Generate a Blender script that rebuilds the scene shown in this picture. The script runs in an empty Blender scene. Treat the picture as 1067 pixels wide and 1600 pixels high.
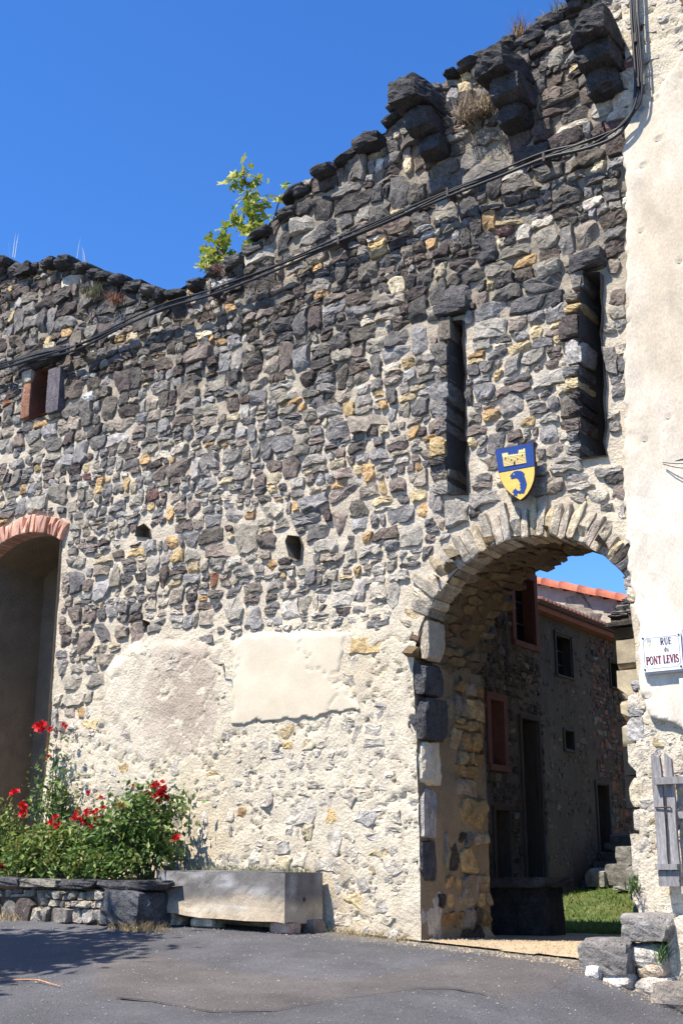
import bpy, bmesh, math, random
import numpy as np
from mathutils import Vector, Matrix

# ------------------------------------------------------------------ camera, sky, sun, exposure
scene = bpy.context.scene
COL = scene.collection
PW, PH, FPX = 1067.0, 1600.0, 1908.0
HEAD, PITCH = math.radians(35.0), math.atan((1370.0 - 800.0) / FPX)
CAM = np.array([6.084, -9.960, 0.5634])
cam_data = bpy.data.cameras.new("camera")
cam_data.sensor_fit = 'VERTICAL'
cam_data.sensor_height = 36.0
cam_data.lens = FPX / PH * 36.0
cam_data.clip_start = 0.1
cam_data.clip_end = 2000.0
cam = bpy.data.objects.new("camera", cam_data)
COL.objects.link(cam)
cam.location = CAM
cam.rotation_euler = (math.pi / 2 + PITCH, 0, HEAD)
scene.camera = cam

SUN_EL, SUN_AZ = math.radians(58.0), math.radians(70.0)      # azimuth: angle off the wall plane
sun_dir = Vector((-math.cos(SUN_AZ) * math.cos(SUN_EL), -math.sin(SUN_AZ) * math.cos(SUN_EL), math.sin(SUN_EL)))
world = bpy.data.worlds.new("World")
scene.world = world
world.use_nodes = True
wn = world.node_tree
sky = wn.nodes.new("ShaderNodeTexSky")
sky.sky_type = 'NISHITA'
sky.sun_disc = False
sky.sun_elevation = SUN_EL
sky.sun_rotation = math.atan2(sun_dir.x, sun_dir.y)
sky.altitude = 600.0
sky.air_density = 1.2
sky.dust_density = 0.0
sky.ozone_density = 10.0
bg = wn.nodes["Background"]
bg.inputs[1].default_value = 0.10
hsv = wn.nodes.new("ShaderNodeHueSaturation")
hsv.inputs['Hue'].default_value = 0.508
hsv.inputs['Saturation'].default_value = 1.15
hsv.inputs['Value'].default_value = 1.30
wn.links.new(sky.outputs[0], hsv.inputs['Color'])
wn.links.new(hsv.outputs[0], bg.inputs[0])

sun_data = bpy.data.lights.new("sun", 'SUN')
sun_data.energy = 5.0
sun_data.angle = math.radians(0.5)
sun_data.color = (1.0, 0.935, 0.83)
sun = bpy.data.objects.new("sun", sun_data)
COL.objects.link(sun)
sun.rotation_euler = sun_dir.to_track_quat('Z', 'Y').to_euler()
sun.location = (-10, -20, 30)

scene.view_settings.view_transform = 'Standard'
scene.view_settings.look = 'None'
scene.view_settings.gamma = 1.0
scene.view_settings.use_curve_mapping = False
scene.view_settings.exposure = 0.85
scene.cycles.max_bounces = 6
scene.cycles.diffuse_bounces = 2

# ------------------------------------------------------------------ helpers
R = random.Random(11)
_r = np.array([math.cos(HEAD), math.sin(HEAD), 0.0])
_h = np.array([-math.sin(HEAD), math.cos(HEAD), 0.0])
_f = _h * math.cos(PITCH) + np.array([0, 0, 1.0]) * math.sin(PITCH)
_u = np.cross(_r, _f)


def survey(px, py, axis, v):
    """Where the sight line measured on the photograph meets the plane axis = v."""
    d = _f * FPX + _r * (px - PW / 2) - _u * (py - PH / 2)
    return CAM + d * ((v - CAM[axis]) / d[axis])


def W(px, py, y=0.0):
    p = survey(px, py, 1, y)
    return (float(p[0]), float(p[2]))


def hash01(i, j, s):
    n = (i.astype(np.int64) * 374761393 + j.astype(np.int64) * 668265263 + s * 974711) & 0x7fffffff
    n = ((n ^ (n >> 13)) * 1274126177) & 0x7fffffff
    n = n ^ (n >> 16)
    return (n & 0xffff) / 65535.0


def vnoise(x, y, s=0):
    x = np.asarray(x, float); y = np.asarray(y, float)
    i = np.floor(x); j = np.floor(y)
    fx = x - i; fy = y - j
    fx = fx * fx * (3 - 2 * fx); fy = fy * fy * (3 - 2 * fy)
    i = i.astype(np.int64); j = j.astype(np.int64)
    a = hash01(i, j, s); b = hash01(i + 1, j, s); c = hash01(i, j + 1, s); d = hash01(i + 1, j + 1, s)
    return (a * (1 - fx) + b * fx) * (1 - fy) + (c * (1 - fx) + d * fx) * fy


def fbm(x, y, s=0, o=4):
    v = 0; a = 0.5; t = 0
    for k in range(o):
        v = v + a * vnoise(x * 2 ** k, y * 2 ** k, s + k * 17); t += a; a *= 0.55
    return v / t


def sstep(a, b, x):
    t = np.clip((x - a) / (b - a), 0, 1)
    return t * t * (3 - 2 * t)


def lerp(a, b, t):
    return a + (b - a) * t


def inside(poly, x, y):
    x = np.asarray(x, float); y = np.asarray(y, float)
    c = np.zeros(np.broadcast(x, y).shape, bool)
    n = len(poly)
    for k in range(n):
        x0, y0 = poly[k]; x1, y1 = poly[(k + 1) % n]
        if y0 == y1:
            continue
        m = ((y0 > y) != (y1 > y)) & (x < (x1 - x0) * (y - y0) / (y1 - y0) + x0)
        c ^= m
    return c


def nearest_on(poly, P):
    best = np.full(len(P), 1e9); Q = P.copy()
    n = len(poly)
    for k in range(n):
        a = np.array(poly[k]); b = np.array(poly[(k + 1) % n]); d = b - a
        L = d @ d
        if L < 1e-12:
            continue
        t = np.clip(((P - a) @ d) / L, 0, 1)
        q = a + t[:, None] * d
        dist = np.hypot(*(P - q).T)
        m = dist < best
        best[m] = dist[m]; Q[m] = q[m]
    return Q, best


def mesh_data(name, V, F, mat=None, smooth=False, col=None):
    me = bpy.data.meshes.new(name)
    V = np.asarray(V, dtype=np.float32)
    if isinstance(F, np.ndarray):
        nf, k = F.shape
        me.vertices.add(len(V)); me.vertices.foreach_set("co", V.ravel())
        me.loops.add(nf * k); me.loops.foreach_set("vertex_index", F.astype(np.int32).ravel())
        me.polygons.add(nf); me.polygons.foreach_set("loop_start", np.arange(0, nf * k, k, dtype=np.int32))
        me.update(calc_edges=True)
    else:
        me.from_pydata([tuple(map(float, v)) for v in V], [], [tuple(int(i) for i in f) for f in F])
    me.validate()
    if mat:
        me.materials.append(mat)
    if smooth:
        me.polygons.foreach_set("use_smooth", np.ones(len(me.polygons), bool))
    if col is not None:
        c = np.ones((len(V), 4), np.float32); c[:, :3] = col
        at = me.attributes.new("col", 'FLOAT_COLOR', 'POINT')
        at.data.foreach_set("color", c.ravel())
    me.update()
    return me


def link(name, me, parent=None, loc=(0, 0, 0), rot=(0, 0, 0)):
    o = bpy.data.objects.new(name, me)
    COL.objects.link(o)
    o.location = loc; o.rotation_euler = rot
    if parent:
        o.parent = parent
    return o


def obj(name, V, F, mat, parent=None, smooth=False, col=None, centre=False):
    V = np.asarray(V, float)
    loc = (0, 0, 0)
    if centre:
        c = V.mean(0); V = V - c; loc = tuple(c)
    if parent and (centre or True):
        pl = np.array(world_loc(parent))
        loc = tuple(np.array(loc) - pl)
    return link(name, mesh_data(name, V, F, mat, smooth, col), parent, loc)


def world_loc(o):
    p = Vector((0, 0, 0))
    while o:
        p += o.location; o = o.parent
    return p


def tag(o, label, cat, group=None, kind=None):
    if label: o['label'] = label
    if cat: o['category'] = cat
    if group: o['group'] = group
    if kind: o['kind'] = kind
    return o


def thing(name, label, cat, loc=(0, 0, 0), group=None):
    o = bpy.data.objects.new(name, None)
    COL.objects.link(o); o.location = loc
    o.empty_display_size = 0.2
    return tag(o, label, cat, group)


class MB:
    """Collects shapes into one mesh."""
    def __init__(s):
        s.V = []; s.F = []; s.C = []

    def add(s, V, F, c=(0.5, 0.5, 0.5)):
        n = len(s.V)
        s.V.extend([tuple(v) for v in V])
        s.F.extend([tuple(i + n for i in f) for f in F])
        c = np.asarray(c, float)
        if c.ndim == 1:
            s.C.extend([tuple(c)] * len(V))
        else:
            s.C.extend([tuple(k) for k in c])
        return s

    def box(s, x0, x1, y0, y1, z0, z1, c=(0.5, 0.5, 0.5)):
        V = [(x, y, z) for x in (x0, x1) for y in (y0, y1) for z in (z0, z1)]
        return s.add(V, [(0, 1, 3, 2), (4, 6, 7, 5), (0, 4, 5, 1), (2, 3, 7, 6), (0, 2, 6, 4), (1, 5, 7, 3)], c)

    def tube(s, pts, r, n=6, c=(0.5, 0.5, 0.5)):
        pts = [Vector(p) for p in pts]; V = []; F = []
        rr = r if hasattr(r, '__len__') else [r] * len(pts)
        for i, p in enumerate(pts):
            t = (pts[min(i + 1, len(pts) - 1)] - pts[max(i - 1, 0)]).normalized()
            a = t.cross(Vector((0.31, 0.2, 0.93))).normalized(); b = t.cross(a)
            for k in range(n):
                q = 2 * math.pi * k / n
                V.append(p + (a * math.cos(q) + b * math.sin(q)) * rr[i])
        for i in range(len(pts) - 1):
            for k in range(n):
                F.append((i * n + k, i * n + (k + 1) % n, (i + 1) * n + (k + 1) % n, (i + 1) * n + k))
        F.append(tuple(range(n))[::-1]); F.append(tuple((len(pts) - 1) * n + k for k in range(n)))
        return s.add(V, F, c)

    def prism(s, poly, fn0, fn1, c=(0.5, 0.5, 0.5)):
        """poly in 2D; fn0 / fn1 map a 2D point to the back / front position."""
        n = len(poly)
        V = [fn0(*p) for p in poly] + [fn1(*p) for p in poly]
        F = [tuple(range(n))[::-1], tuple(range(n, 2 * n))] + [(k, (k + 1) % n, n + (k + 1) % n, n + k) for k in range(n)]
        return s.add(V, F, c)

    def build(s, name, mat, parent=None, smooth=False, centre=False):
        return obj(name, s.V, s.F, mat, parent, smooth, np.array(s.C), centre)


# ------------------------------------------------------------------ materials
def nodes_of(name):
    m = bpy.data.materials.new(name); m.use_nodes = True
    nt = m.node_tree
    return m, nt, nt.nodes["Principled BSDF"]


def attr_mat(name, nscale=6.0, namp=0.35, fine=70.0, famp=0.3, pit=0.0, pscale=60.0, bump=0.6, bscale=45.0, bdist=0.012,
             rough=0.9, stretch=(1, 1, 1), spots=None, base=None, spot_amt=0.5):
    m, nt, b = nodes_of(name)
    N = nt.nodes.new; L = nt.links.new
    geo = N("ShaderNodeNewGeometry")
    mp = N("ShaderNodeMapping"); mp.inputs['Scale'].default_value = stretch
    L(geo.outputs['Position'], mp.inputs[0])
    if base is None:
        at = N("ShaderNodeAttribute"); at.attribute_name = "col"; src = at.outputs['Color']
    else:
        rgb = N("ShaderNodeRGB"); rgb.outputs[0].default_value = (*base, 1); src = rgb.outputs[0]

    def noise(sc, det=4, rg=0.6):
        n = N("ShaderNodeTexNoise"); n.inputs['Scale'].default_value = sc; n.inputs['Detail'].default_value = det
        n.inputs['Roughness'].default_value = rg
        L(mp.outputs[0], n.inputs['Vector']); return n
    n1 = noise(nscale); n2 = noise(fine, 3, 0.7)

    def rng(sock, a, c, lo=0.3, hi=0.7):
        r = N("ShaderNodeMapRange"); r.inputs[1].default_value = lo; r.inputs[2].default_value = hi
        r.inputs[3].default_value = a; r.inputs[4].default_value = c; L(sock, r.inputs[0]); return r.outputs[0]
    mul = N("ShaderNodeMath"); mul.operation = 'MULTIPLY'
    L(rng(n1.outputs[0], 1 - namp, 1 + namp), mul.inputs[0]); L(rng(n2.outputs[0], 1 - famp, 1 + famp), mul.inputs[1])
    mx = N("ShaderNodeVectorMath"); mx.operation = 'SCALE'
    L(src, mx.inputs[0]); L(mul.outputs[0], mx.inputs['Scale'])
    out = mx.outputs[0]
    if spots:
        n3 = noise(nscale * 3.1, 5, 0.65)
        mix = N("ShaderNodeMix"); mix.data_type = 'RGBA'
        L(rng(n3.outputs[0], 0, spot_amt, 0.56, 0.68), mix.inputs[0]); L(out, mix.inputs[6]); mix.inputs[7].default_value = (*spots, 1)
        out = mix.outputs[2]
    L(out, b.inputs['Base Color'])
    b.inputs['Roughness'].default_value = rough
    b.inputs['Specular IOR Level'].default_value = 0.25
    n4 = noise(bscale, 5, 0.65)
    hgt = n4.outputs[0]
    if pit:
        v = N("ShaderNodeTexVoronoi"); v.inputs['Scale'].default_value = pscale; L(mp.outputs[0], v.inputs['Vector'])
        sub = N("ShaderNodeMath"); sub.operation = 'MULTIPLY_ADD'
        L(rng(v.outputs['Distance'], -pit, 0, 0.05, 0.3), sub.inputs[0]); sub.inputs[1].default_value = 1.0; L(hgt, sub.inputs[2])
        hgt = sub.outputs[0]
    bp = N("ShaderNodeBump"); bp.inputs['Strength'].default_value = bump; bp.inputs['Distance'].default_value = bdist
    L(hgt, bp.inputs['Height']); L(bp.outputs[0], b.inputs['Normal'])
    return m


def plain(name, c, rough=0.6, spec=0.3, metal=0.0, namp=0.12, nscale=20.0, bump=0.15):
    m = attr_mat(name, nscale=nscale, namp=namp, fine=150, famp=namp * 0.7, bump=bump, bscale=80, bdist=0.004, rough=rough, base=c)
    b = m.node_tree.nodes["Principled BSDF"]
    b.inputs['Specular IOR Level'].default_value = spec; b.inputs['Metallic'].default_value = metal
    return m


def leaf_mat(name, c, c2, trans=0.35, rough=0.5):
    m, nt, b = nodes_of(name)
    N = nt.nodes.new; L = nt.links.new
    at = N("ShaderNodeAttribute"); at.attribute_name = "col"
    b.inputs['Roughness'].default_value = rough
    b.inputs['Specular IOR Level'].default_value = 0.35
    L(at.outputs['Color'], b.inputs['Base Color'])
    tr = N("ShaderNodeBsdfTranslucent"); L(at.outputs['Color'], tr.inputs[0])
    mix = N("ShaderNodeMixShader"); mix.inputs[0].default_value = trans
    L(b.outputs[0], mix.inputs[1]); L(tr.outputs[0], mix.inputs[2])
    L(mix.outputs[0], nt.nodes["Material Output"].inputs[0])
    return m


M_STONE = attr_mat("rubble stone", nscale=9, namp=0.38, fine=55, famp=0.32, pit=0.55, pscale=48, bump=0.9, bscale=26, bdist=0.02,
                   spots=(0.30, 0.28, 0.24), spot_amt=0.35)
M_DARK = attr_mat("dark basalt", nscale=7, namp=0.4, fine=50, famp=0.35, pit=0.7, pscale=38, bump=1.0, bscale=16, bdist=0.03,
                  spots=(0.13, 0.125, 0.10), spot_amt=0.45)
M_MORTAR = attr_mat("lime mortar", nscale=5, namp=0.16, fine=60, famp=0.2, bump=0.85, bscale=34, bdist=0.022)
M_PLASTER = attr_mat("lime plaster", nscale=2.6, namp=0.17, fine=38, famp=0.13, bump=0.6, bscale=30, bdist=0.010, stretch=(1.6, 1.6, .8))
M_PATCH = attr_mat("smooth plaster patch", nscale=3, namp=0.08, fine=40, famp=0.06, bump=0.35, bscale=50, bdist=0.006)
M_TROUGH = attr_mat("weathered limestone", nscale=5, namp=0.25, fine=60, famp=0.18, pit=0.25, pscale=30, bump=0.5, bscale=40, bdist=0.008)
M_BRICK = attr_mat("pink brick", nscale=10, namp=0.2, fine=80, famp=0.15, bump=0.5, bscale=60, bdist=0.006)
M_TILE = attr_mat("terracotta", nscale=8, namp=0.2, fine=60, famp=0.15, bump=0.3)
M_WOOD = attr_mat("grey weathered wood", nscale=5, namp=0.3, fine=40, famp=0.3, bump=0.5, bscale=30, bdist=0.006, stretch=(6, 6, 0.6))
M_CABLE = plain("black cable", (0.018, 0.018, 0.02), 0.45, 0.4)
M_METAL = plain("rusty iron", (0.05, 0.035, 0.028), 0.7, 0.4)
M_DIRT = attr_mat("dry soil", nscale=6, namp=0.3, fine=60, famp=0.3, bump=0.8, bscale=40, bdist=0.02)
M_LEAF = leaf_mat("leaf", None, None)
M_PETAL = leaf_mat("red petal", None, None, 0.25, 0.55)
M_DRY = leaf_mat("dry grass", None, None, 0.3, 0.8)
M_GLASS = plain("dark window pane", (0.012, 0.013, 0.016), 0.12, 0.5, namp=0.02, bump=0.0)

# ------------------------------------------------------------------ ground
def z0(x):
    return np.interp(x, [-60, -9, -4.7, -1, 0, 1.6, 2.6, 4, 60], [0.4, 0.28, 0.19, 0.07, 0.0, -0.10, -0.40, -0.55, -0.7])


def ground(x, y):
    x = np.asarray(x, float); y = np.asarray(y, float)
    f = z0(x) - np.interp(-y, [0, 0.7, 3, 12, 40, 300], [0, 0.015, 0.22, 1.15, 2.6, 6])
    inner = np.interp(y, [0, 1.3, 5, 7, 10.5, 15, 40, 300], [0.0, -0.05, -0.09, -0.08, 0.38, 0.5, 0.9, 3.0])
    k = np.clip(y / 1.5, 0, 1)
    return np.where(y < 0, f, z0(x) * (1 - k) + inner * k)


def grid_sheet(xs, ys, zf):
    X, Y = np.meshgrid(xs, ys, indexing='ij')
    Z = zf(X, Y)
    V = np.stack([X, Y, Z], -1).reshape(-1, 3)
    nx, ny = len(xs), len(ys)
    i, j = np.meshgrid(np.arange(nx - 1), np.arange(ny - 1), indexing='ij')
    a = (i * ny + j).ravel()
    F = np.stack([a, a + ny, a + ny + 1, a + 1], -1)
    return V, F


def axis_pts(dense0, dense1, step, far):
    d = np.arange(dense0, dense1 + 1e-6, step)
    k = np.array([1, 2.5, 5, 10, 20, 40, 80, 160, 260, 400]) * step * 4
    k = k[k < far]
    return np.concatenate([(dense0 - k)[::-1], d, dense1 + k])


V, F = grid_sheet(axis_pts(-10, 8, 0.5, 400), axis_pts(-12, 18, 0.5, 400), lambda x, y: ground(x, y) - 0.03)
tag(obj("ground", V, F, M_DIRT, None, True, np.array((0.13, 0.10, 0.07))), None, None, None, 'structure')


def road_z(x, y):
    return ground(x, y) + 0.012 * (fbm(x * 1.3, y * 1.3, 5) - 0.5)


M_ROAD = attr_mat("asphalt", nscale=2.2, namp=0.14, fine=95, famp=0.5, pit=0.5, pscale=70, bump=0.9, bscale=75, bdist=0.012,
                  spots=(0.16, 0.155, 0.15), spot_amt=0.25, rough=0.85)
xs = np.concatenate([np.arange(-60, -9, 1.5), np.arange(-9, 5, 0.05), np.arange(5, 40, 1.5)])
ys = np.concatenate([np.arange(-40, -9, 1.0), np.arange(-9, -6, 0.3), np.arange(-6, -0.06, 0.05), [-0.05]])
# two ages of asphalt: a bluish surface and an older brownish strip along its middle
def on_ground(px, py):
    d = _f * FPX + _r * (px - PW / 2) - _u * (py - PH / 2)
    d = d / np.linalg.norm(d)
    t = 4.0
    while t < 60:
        p = CAM + d * t
        if p[2] < float(ground(p[0], p[1])): break
        t += 0.01
    return p


strip_top = [on_ground(a, b) for a, b in ((148, 1500), (250, 1492), (330, 1512), (420, 1526), (560, 1530), (660, 1512), (760, 1494), (905, 1500))]
strip_bot = [on_ground(a, b) for a, b in ((912, 1520), (860, 1548), (800, 1562), (760, 1557), (700, 1546), (650, 1545), (600, 1552), (540, 1560), (430, 1580), (330, 1583), (240, 1566), (150, 1558))]
def resample(P, n):
    P = np.array(P); L = np.concatenate([[0], np.cumsum(np.hypot(*np.diff(P[:, :2], axis=0).T))])
    t = np.linspace(0, L[-1], n)
    return np.stack([np.interp(t, L, P[:, 0]), np.interp(t, L, P[:, 1])], -1)


nu = 160
TA = resample(strip_top, nu); BA = resample(strip_bot[::-1], nu)
for P, sd in ((TA, 3), (BA, 5)):
    P[:, 1] += .10 * (fbm(P[:, 0] * 3, P[:, 0] * 0, sd) - .5)
V, F = grid_sheet(xs, ys, road_z)
poly = [tuple(p) for p in TA] + [tuple(p) for p in BA[::-1]]
k = np.zeros(len(V))
for dx, dy in ((0, 0), (.07, 0), (-.07, 0), (0, .05), (0, -.05)):
    wx = V[:, 0] + dx + .12 * (fbm(V[:, 0] * 5, V[:, 1] * 5, 15) - .5); wy = V[:, 1] + dy + .12 * (fbm(V[:, 0] * 5, V[:, 1] * 5, 16) - .5)
    k += inside(poly, wx, wy) / 5.0
c = np.empty((len(V), 3)); c[:] = (0.094, 0.092, 0.097)
c = lerp(c, np.array((0.112, 0.098, 0.092)), (k * .9)[:, None])
lf = fbm(V[:, 0] * 0.9, V[:, 1] * 0.9, 31)[:, None]; lf2 = fbm(V[:, 0] * 4, V[:, 1] * 4, 33)[:, None]
c *= (0.72 + 0.56 * lf) * (.8 + .4 * lf2)
# sandy dust gathers along the wall foot and the gate threshold
dust = np.clip(1 - (-V[:, 1]) / (.25 + .5 * fbm(V[:, 0] * 3, V[:, 1] * 3, 35)), 0, 1) * (np.abs(V[:, 0]) < 9)
c = lerp(c, np.array((0.30, 0.25, 0.18)), (dust * .55)[:, None])
road = tag(obj("road", V, F, M_ROAD, None, True, c), None, None, None, 'structure')
# open crack along the lower edge of the strip
mb = MB()
for k in range(6, nu - 1):
    (x, y), (x2, y2) = BA[k], BA[k + 1]
    w = .004 + .022 * float(vnoise(np.array([x * 4]), np.array([1.0]), 6)[0]) ** 2; w2 = .004 + .022 * float(vnoise(np.array([x2 * 4]), np.array([1.0]), 6)[0]) ** 2
    z, z2 = float(road_z(x, y)) + .011, float(road_z(x2, y2)) + .011
    mb.add([(x, y - w, z), (x2, y2 - w2, z2), (x2, y2 + w2, z2), (x, y + w, z)], [(0, 1, 2, 3)], (0.03, 0.028, 0.028))
tag(mb.build("road_crack", M_ROAD), None, None, None, 'structure')

M_GRAVEL = attr_mat("sandy gravel", nscale=4, namp=0.12, fine=60, famp=0.3, bump=0.9, bscale=60, bdist=0.015)
V, F = grid_sheet(np.arange(-0.6, 3.01, 0.08), np.arange(-0.12, 3.8, 0.08), lambda x, y: ground(x, y) + 0.012 + 0.01 * fbm(x * 6, y * 6, 4))
Q = V[:, 1] > -0.07 - 0.10 * np.clip(V[:, 0], 0, 3) * 0.5 + 0.22 * (fbm(V[:, 0] * 4, V[:, 1] * 4, 3) - .5)
F = F[Q[F].all(1)]
c = np.array((0.50, 0.385, 0.245)) * (.75 + .5 * fbm(V[:, 0] * 2.5, V[:, 1] * 2.5, 6))[:, None]
tag(obj("gravel_path", V, F, M_GRAVEL, None, True, c), None, None, None, 'structure')

V, F = grid_sheet(np.arange(-4, 6, 0.2), np.arange(3.6, 18, 0.2), lambda x, y: ground(x, y) + 0.012)
c = np.empty((len(V), 3)); c[:] = (0.07, 0.10, 0.025)
t = fbm(V[:, 0] * 0.8, V[:, 1] * 0.8, 77)[:, None]
c = lerp(c, np.array((0.16, 0.13, 0.05)), np.clip((t - .45) * 3, 0, 1))
tag(obj("lawn_base", V, F, M_DIRT, None, True, c), None, None, None, 'structure')
rs = np.random.RandomState(5)
n = 26000
bx = rs.uniform(-3.2, 4, n); by = 3.7 + rs.rand(n) ** 1.3 * 12
bz = ground(bx, by) + 0.01
h = 0.03 + 0.05 * rs.rand(n); a = rs.rand(n) * 6.28; w = 0.008 + 0.006 * rs.rand(n)
dx = np.cos(a) * w; dy = np.sin(a) * w
lx = rs.normal(0, .035, n); ly = rs.normal(0, .035, n)
V = np.stack([np.stack([bx - dx, by - dy, bz], -1), np.stack([bx + dx, by + dy, bz], -1), np.stack([bx + lx, by + ly, bz + h], -1)], 1).reshape(-1, 3)
F = np.arange(n * 3).reshape(-1, 3)
k = np.clip(fbm(bx * .9, by * .9, 12) * 1.6 - .45 + rs.normal(0, .18, n), 0, 1)[:, None]
cg = lerp(np.array((0.10, 0.19, 0.028)), np.array((0.26, 0.25, 0.07)), k)
tag(obj("grass", V, F, M_LEAF, None, False, np.repeat(cg, 3, 0)), "short mown courtyard grass seen through the archway", "grass", None, 'stuff')

# loose chippings on the asphalt
n = 21000
px = rs.uniform(-7, 4.5, n); py = -0.15 - rs.rand(n) ** 0.9 * 6.0
nearw = rs.rand(n) < 0.35
py[nearw] = -0.1 - np.abs(rs.normal(0, .35, nearw.sum()))
pz = road_z(px, py) + 0.006
sz = 0.0035 + 0.007 * rs.rand(n) ** 4
th = rs.rand(n) * 6.28
tet = np.array([(1, 0, -.3), (-.6, .8, -.3), (-.5, -.9, -.3), (0.1, 0, .7)])
ca, sa = np.cos(th), np.sin(th)
T = np.stack([tet[None, :, 0] * ca[:, None] - tet[None, :, 1] * sa[:, None], tet[None, :, 0] * sa[:, None] + tet[None, :, 1] * ca[:, None], np.repeat(tet[None, :, 2], n, 0)], -1)
V = (T * sz[:, None, None] + np.stack([px, py, pz], -1)[:, None]).reshape(-1, 3)
F = (np.arange(n)[:, None, None] * 4 + np.array([(0, 1, 3), (1, 2, 3), (2, 0, 3)])[None]).reshape(-1, 3)
g = (0.10 + 0.24 * rs.rand(n) ** 2)[:, None] * np.array((1, .95, .86))
tag(obj("loose_chippings", V, F, M_GRAVEL, None, False, np.repeat(g, 4, 0)), "loose pale stone chippings scattered over the asphalt", "gravel", None, 'stuff')

n = 3500
px = rs.uniform(-.1, 2.4, n); py = rs.uniform(-.35, 1.6, n) - .12 * px
pz = np.where(py < -.1, road_z(px, py), ground(px, py) + .02) + .004
sz = 0.005 + 0.010 * rs.rand(n) ** 3; th = rs.rand(n) * 6.28; ca, sa = np.cos(th), np.sin(th)
T = np.stack([tet[None, :, 0] * ca[:, None] - tet[None, :, 1] * sa[:, None], tet[None, :, 0] * sa[:, None] + tet[None, :, 1] * ca[:, None], np.repeat(tet[None, :, 2], n, 0)], -1)
V = (T * sz[:, None, None] + np.stack([px, py, pz], -1)[:, None]).reshape(-1, 3)
F = (np.arange(n)[:, None, None] * 4 + np.array([(0, 1, 3), (1, 2, 3), (2, 0, 3)])[None]).reshape(-1, 3)
g = rs.uniform(.6, 1.15, n)[:, None] * np.array((.48, .37, .24))
tag(obj("gravel_grains", V, F, M_GRAVEL, None, False, np.repeat(g, 4, 0)), "sandy gravel grains strewn over the gateway threshold", "gravel", None, 'stuff')

# ------------------------------------------------------------------ rubble packing
def clip_poly(P, nx, ny, d):
    """keep nx*x+ny*y <= d"""
    out = []
    n = len(P)
    for k in range(n):
        a = P[k]; b = P[(k + 1) % n]
        da = nx * a[0] + ny * a[1] - d; db = nx * b[0] + ny * b[1] - d
        if da <= 0: out.append(a)
        if (da < 0) != (db < 0) and da != db:
            t = da / (da - db)
            out.append((a[0] + t * (b[0] - a[0]), a[1] + t * (b[1] - a[1])))
    return out


def pack(x0, x1, y0, y1, radii, allow, stretch=1.45, seed=1, dummies=(), fill=0.93, course=0.0):
    """Darts of falling size, then power-diagram cells. radii: [(r, tries)], allow(x, y, r) -> bool array."""
    rs = np.random.RandomState(seed)
    cs = max(r for r, _ in radii) * 2.05
    H = {}
    S = []

    def put(u, v, r, real):
        S.append((u, v, r, real)); H.setdefault((int(u // cs), int(v // cs)), []).append(len(S) - 1)
    for (x, y, r) in dummies:
        put(x / stretch, y, r, False)
    for r, tries in radii:
        X = rs.uniform(x0, x1, tries); Y = rs.uniform(y0, y1, tries)
        rr = r * rs.uniform(0.85, 1.15, tries)
        if course and .05 < r < .1:
            wv = .5 * vnoise(X * .5, Y * .35, 3) + .12 * vnoise(X * 1.6, Y * 1.2, 4)
            sn = np.round((Y + wv) / course) * course - wv + rs.normal(0, .016, tries)
            Y = np.where(rs.rand(tries) < .75, sn, Y)
        ok = allow(X, Y, rr)
        for x, y, q in zip(X[ok], Y[ok], rr[ok]):
            u, v = x / stretch, y
            a, b = int(u // cs), int(v // cs)
            good = True
            for i in (a - 1, a, a + 1):
                for j in (b - 1, b, b + 1):
                    for k in H.get((i, j), ()):
                        s = S[k]
                        if (s[0] - u) ** 2 + (s[1] - v) ** 2 < ((s[2] + q) * fill) ** 2:
                            good = False; break
                    if not good: break
                if not good: break
            if good: put(u, v, q, True)
    cells = []
    for idx, (u, v, r, real) in enumerate(S):
        if not real: continue
        rot = rs.normal(0, 0.22); asp = rs.uniform(0.8, 1.5); e = rs.uniform(0.3, 0.65); m = 12; k0 = rs.uniform(1.6, 2.4)
        P = []
        for k in range(m):
            t = 2 * math.pi * k / m + rs.uniform(-.15, .15)
            ct, st = math.cos(t), math.sin(t)
            x = abs(ct) ** e * (1 if ct > 0 else -1) * asp; y = abs(st) ** e * (1 if st > 0 else -1) / asp
            q = r * k0 * rs.uniform(.93, 1.07)
            P.append((u + q * (x * math.cos(rot) - y * math.sin(rot)), v + q * (x * math.sin(rot) + y * math.cos(rot))))
        a, b = int(u // cs), int(v // cs)
        for i in (a - 1, a, a + 1):
            for j in (b - 1, b, b + 1):
                for k in H.get((i, j), ()):
                    if k == idx: continue
                    s = S[k]
                    ddx, ddy = s[0] - u, s[1] - v
                    d2 = ddx * ddx + ddy * ddy
                    if d2 > (r + s[2]) ** 2 * 4: continue
                    d = (s[0] ** 2 + s[1] ** 2 - s[2] ** 2 - u * u - v * v + r * r) / 2
                    P = clip_poly(P, ddx, ddy, d)
                    if len(P) < 3: break
                if len(P) < 3: break
            if len(P) < 3: break
        if len(P) >= 3:
            cells.append((np.array([(p[0] * stretch, p[1]) for p in P]), (u * stretch, v), r))
    return cells


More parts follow.
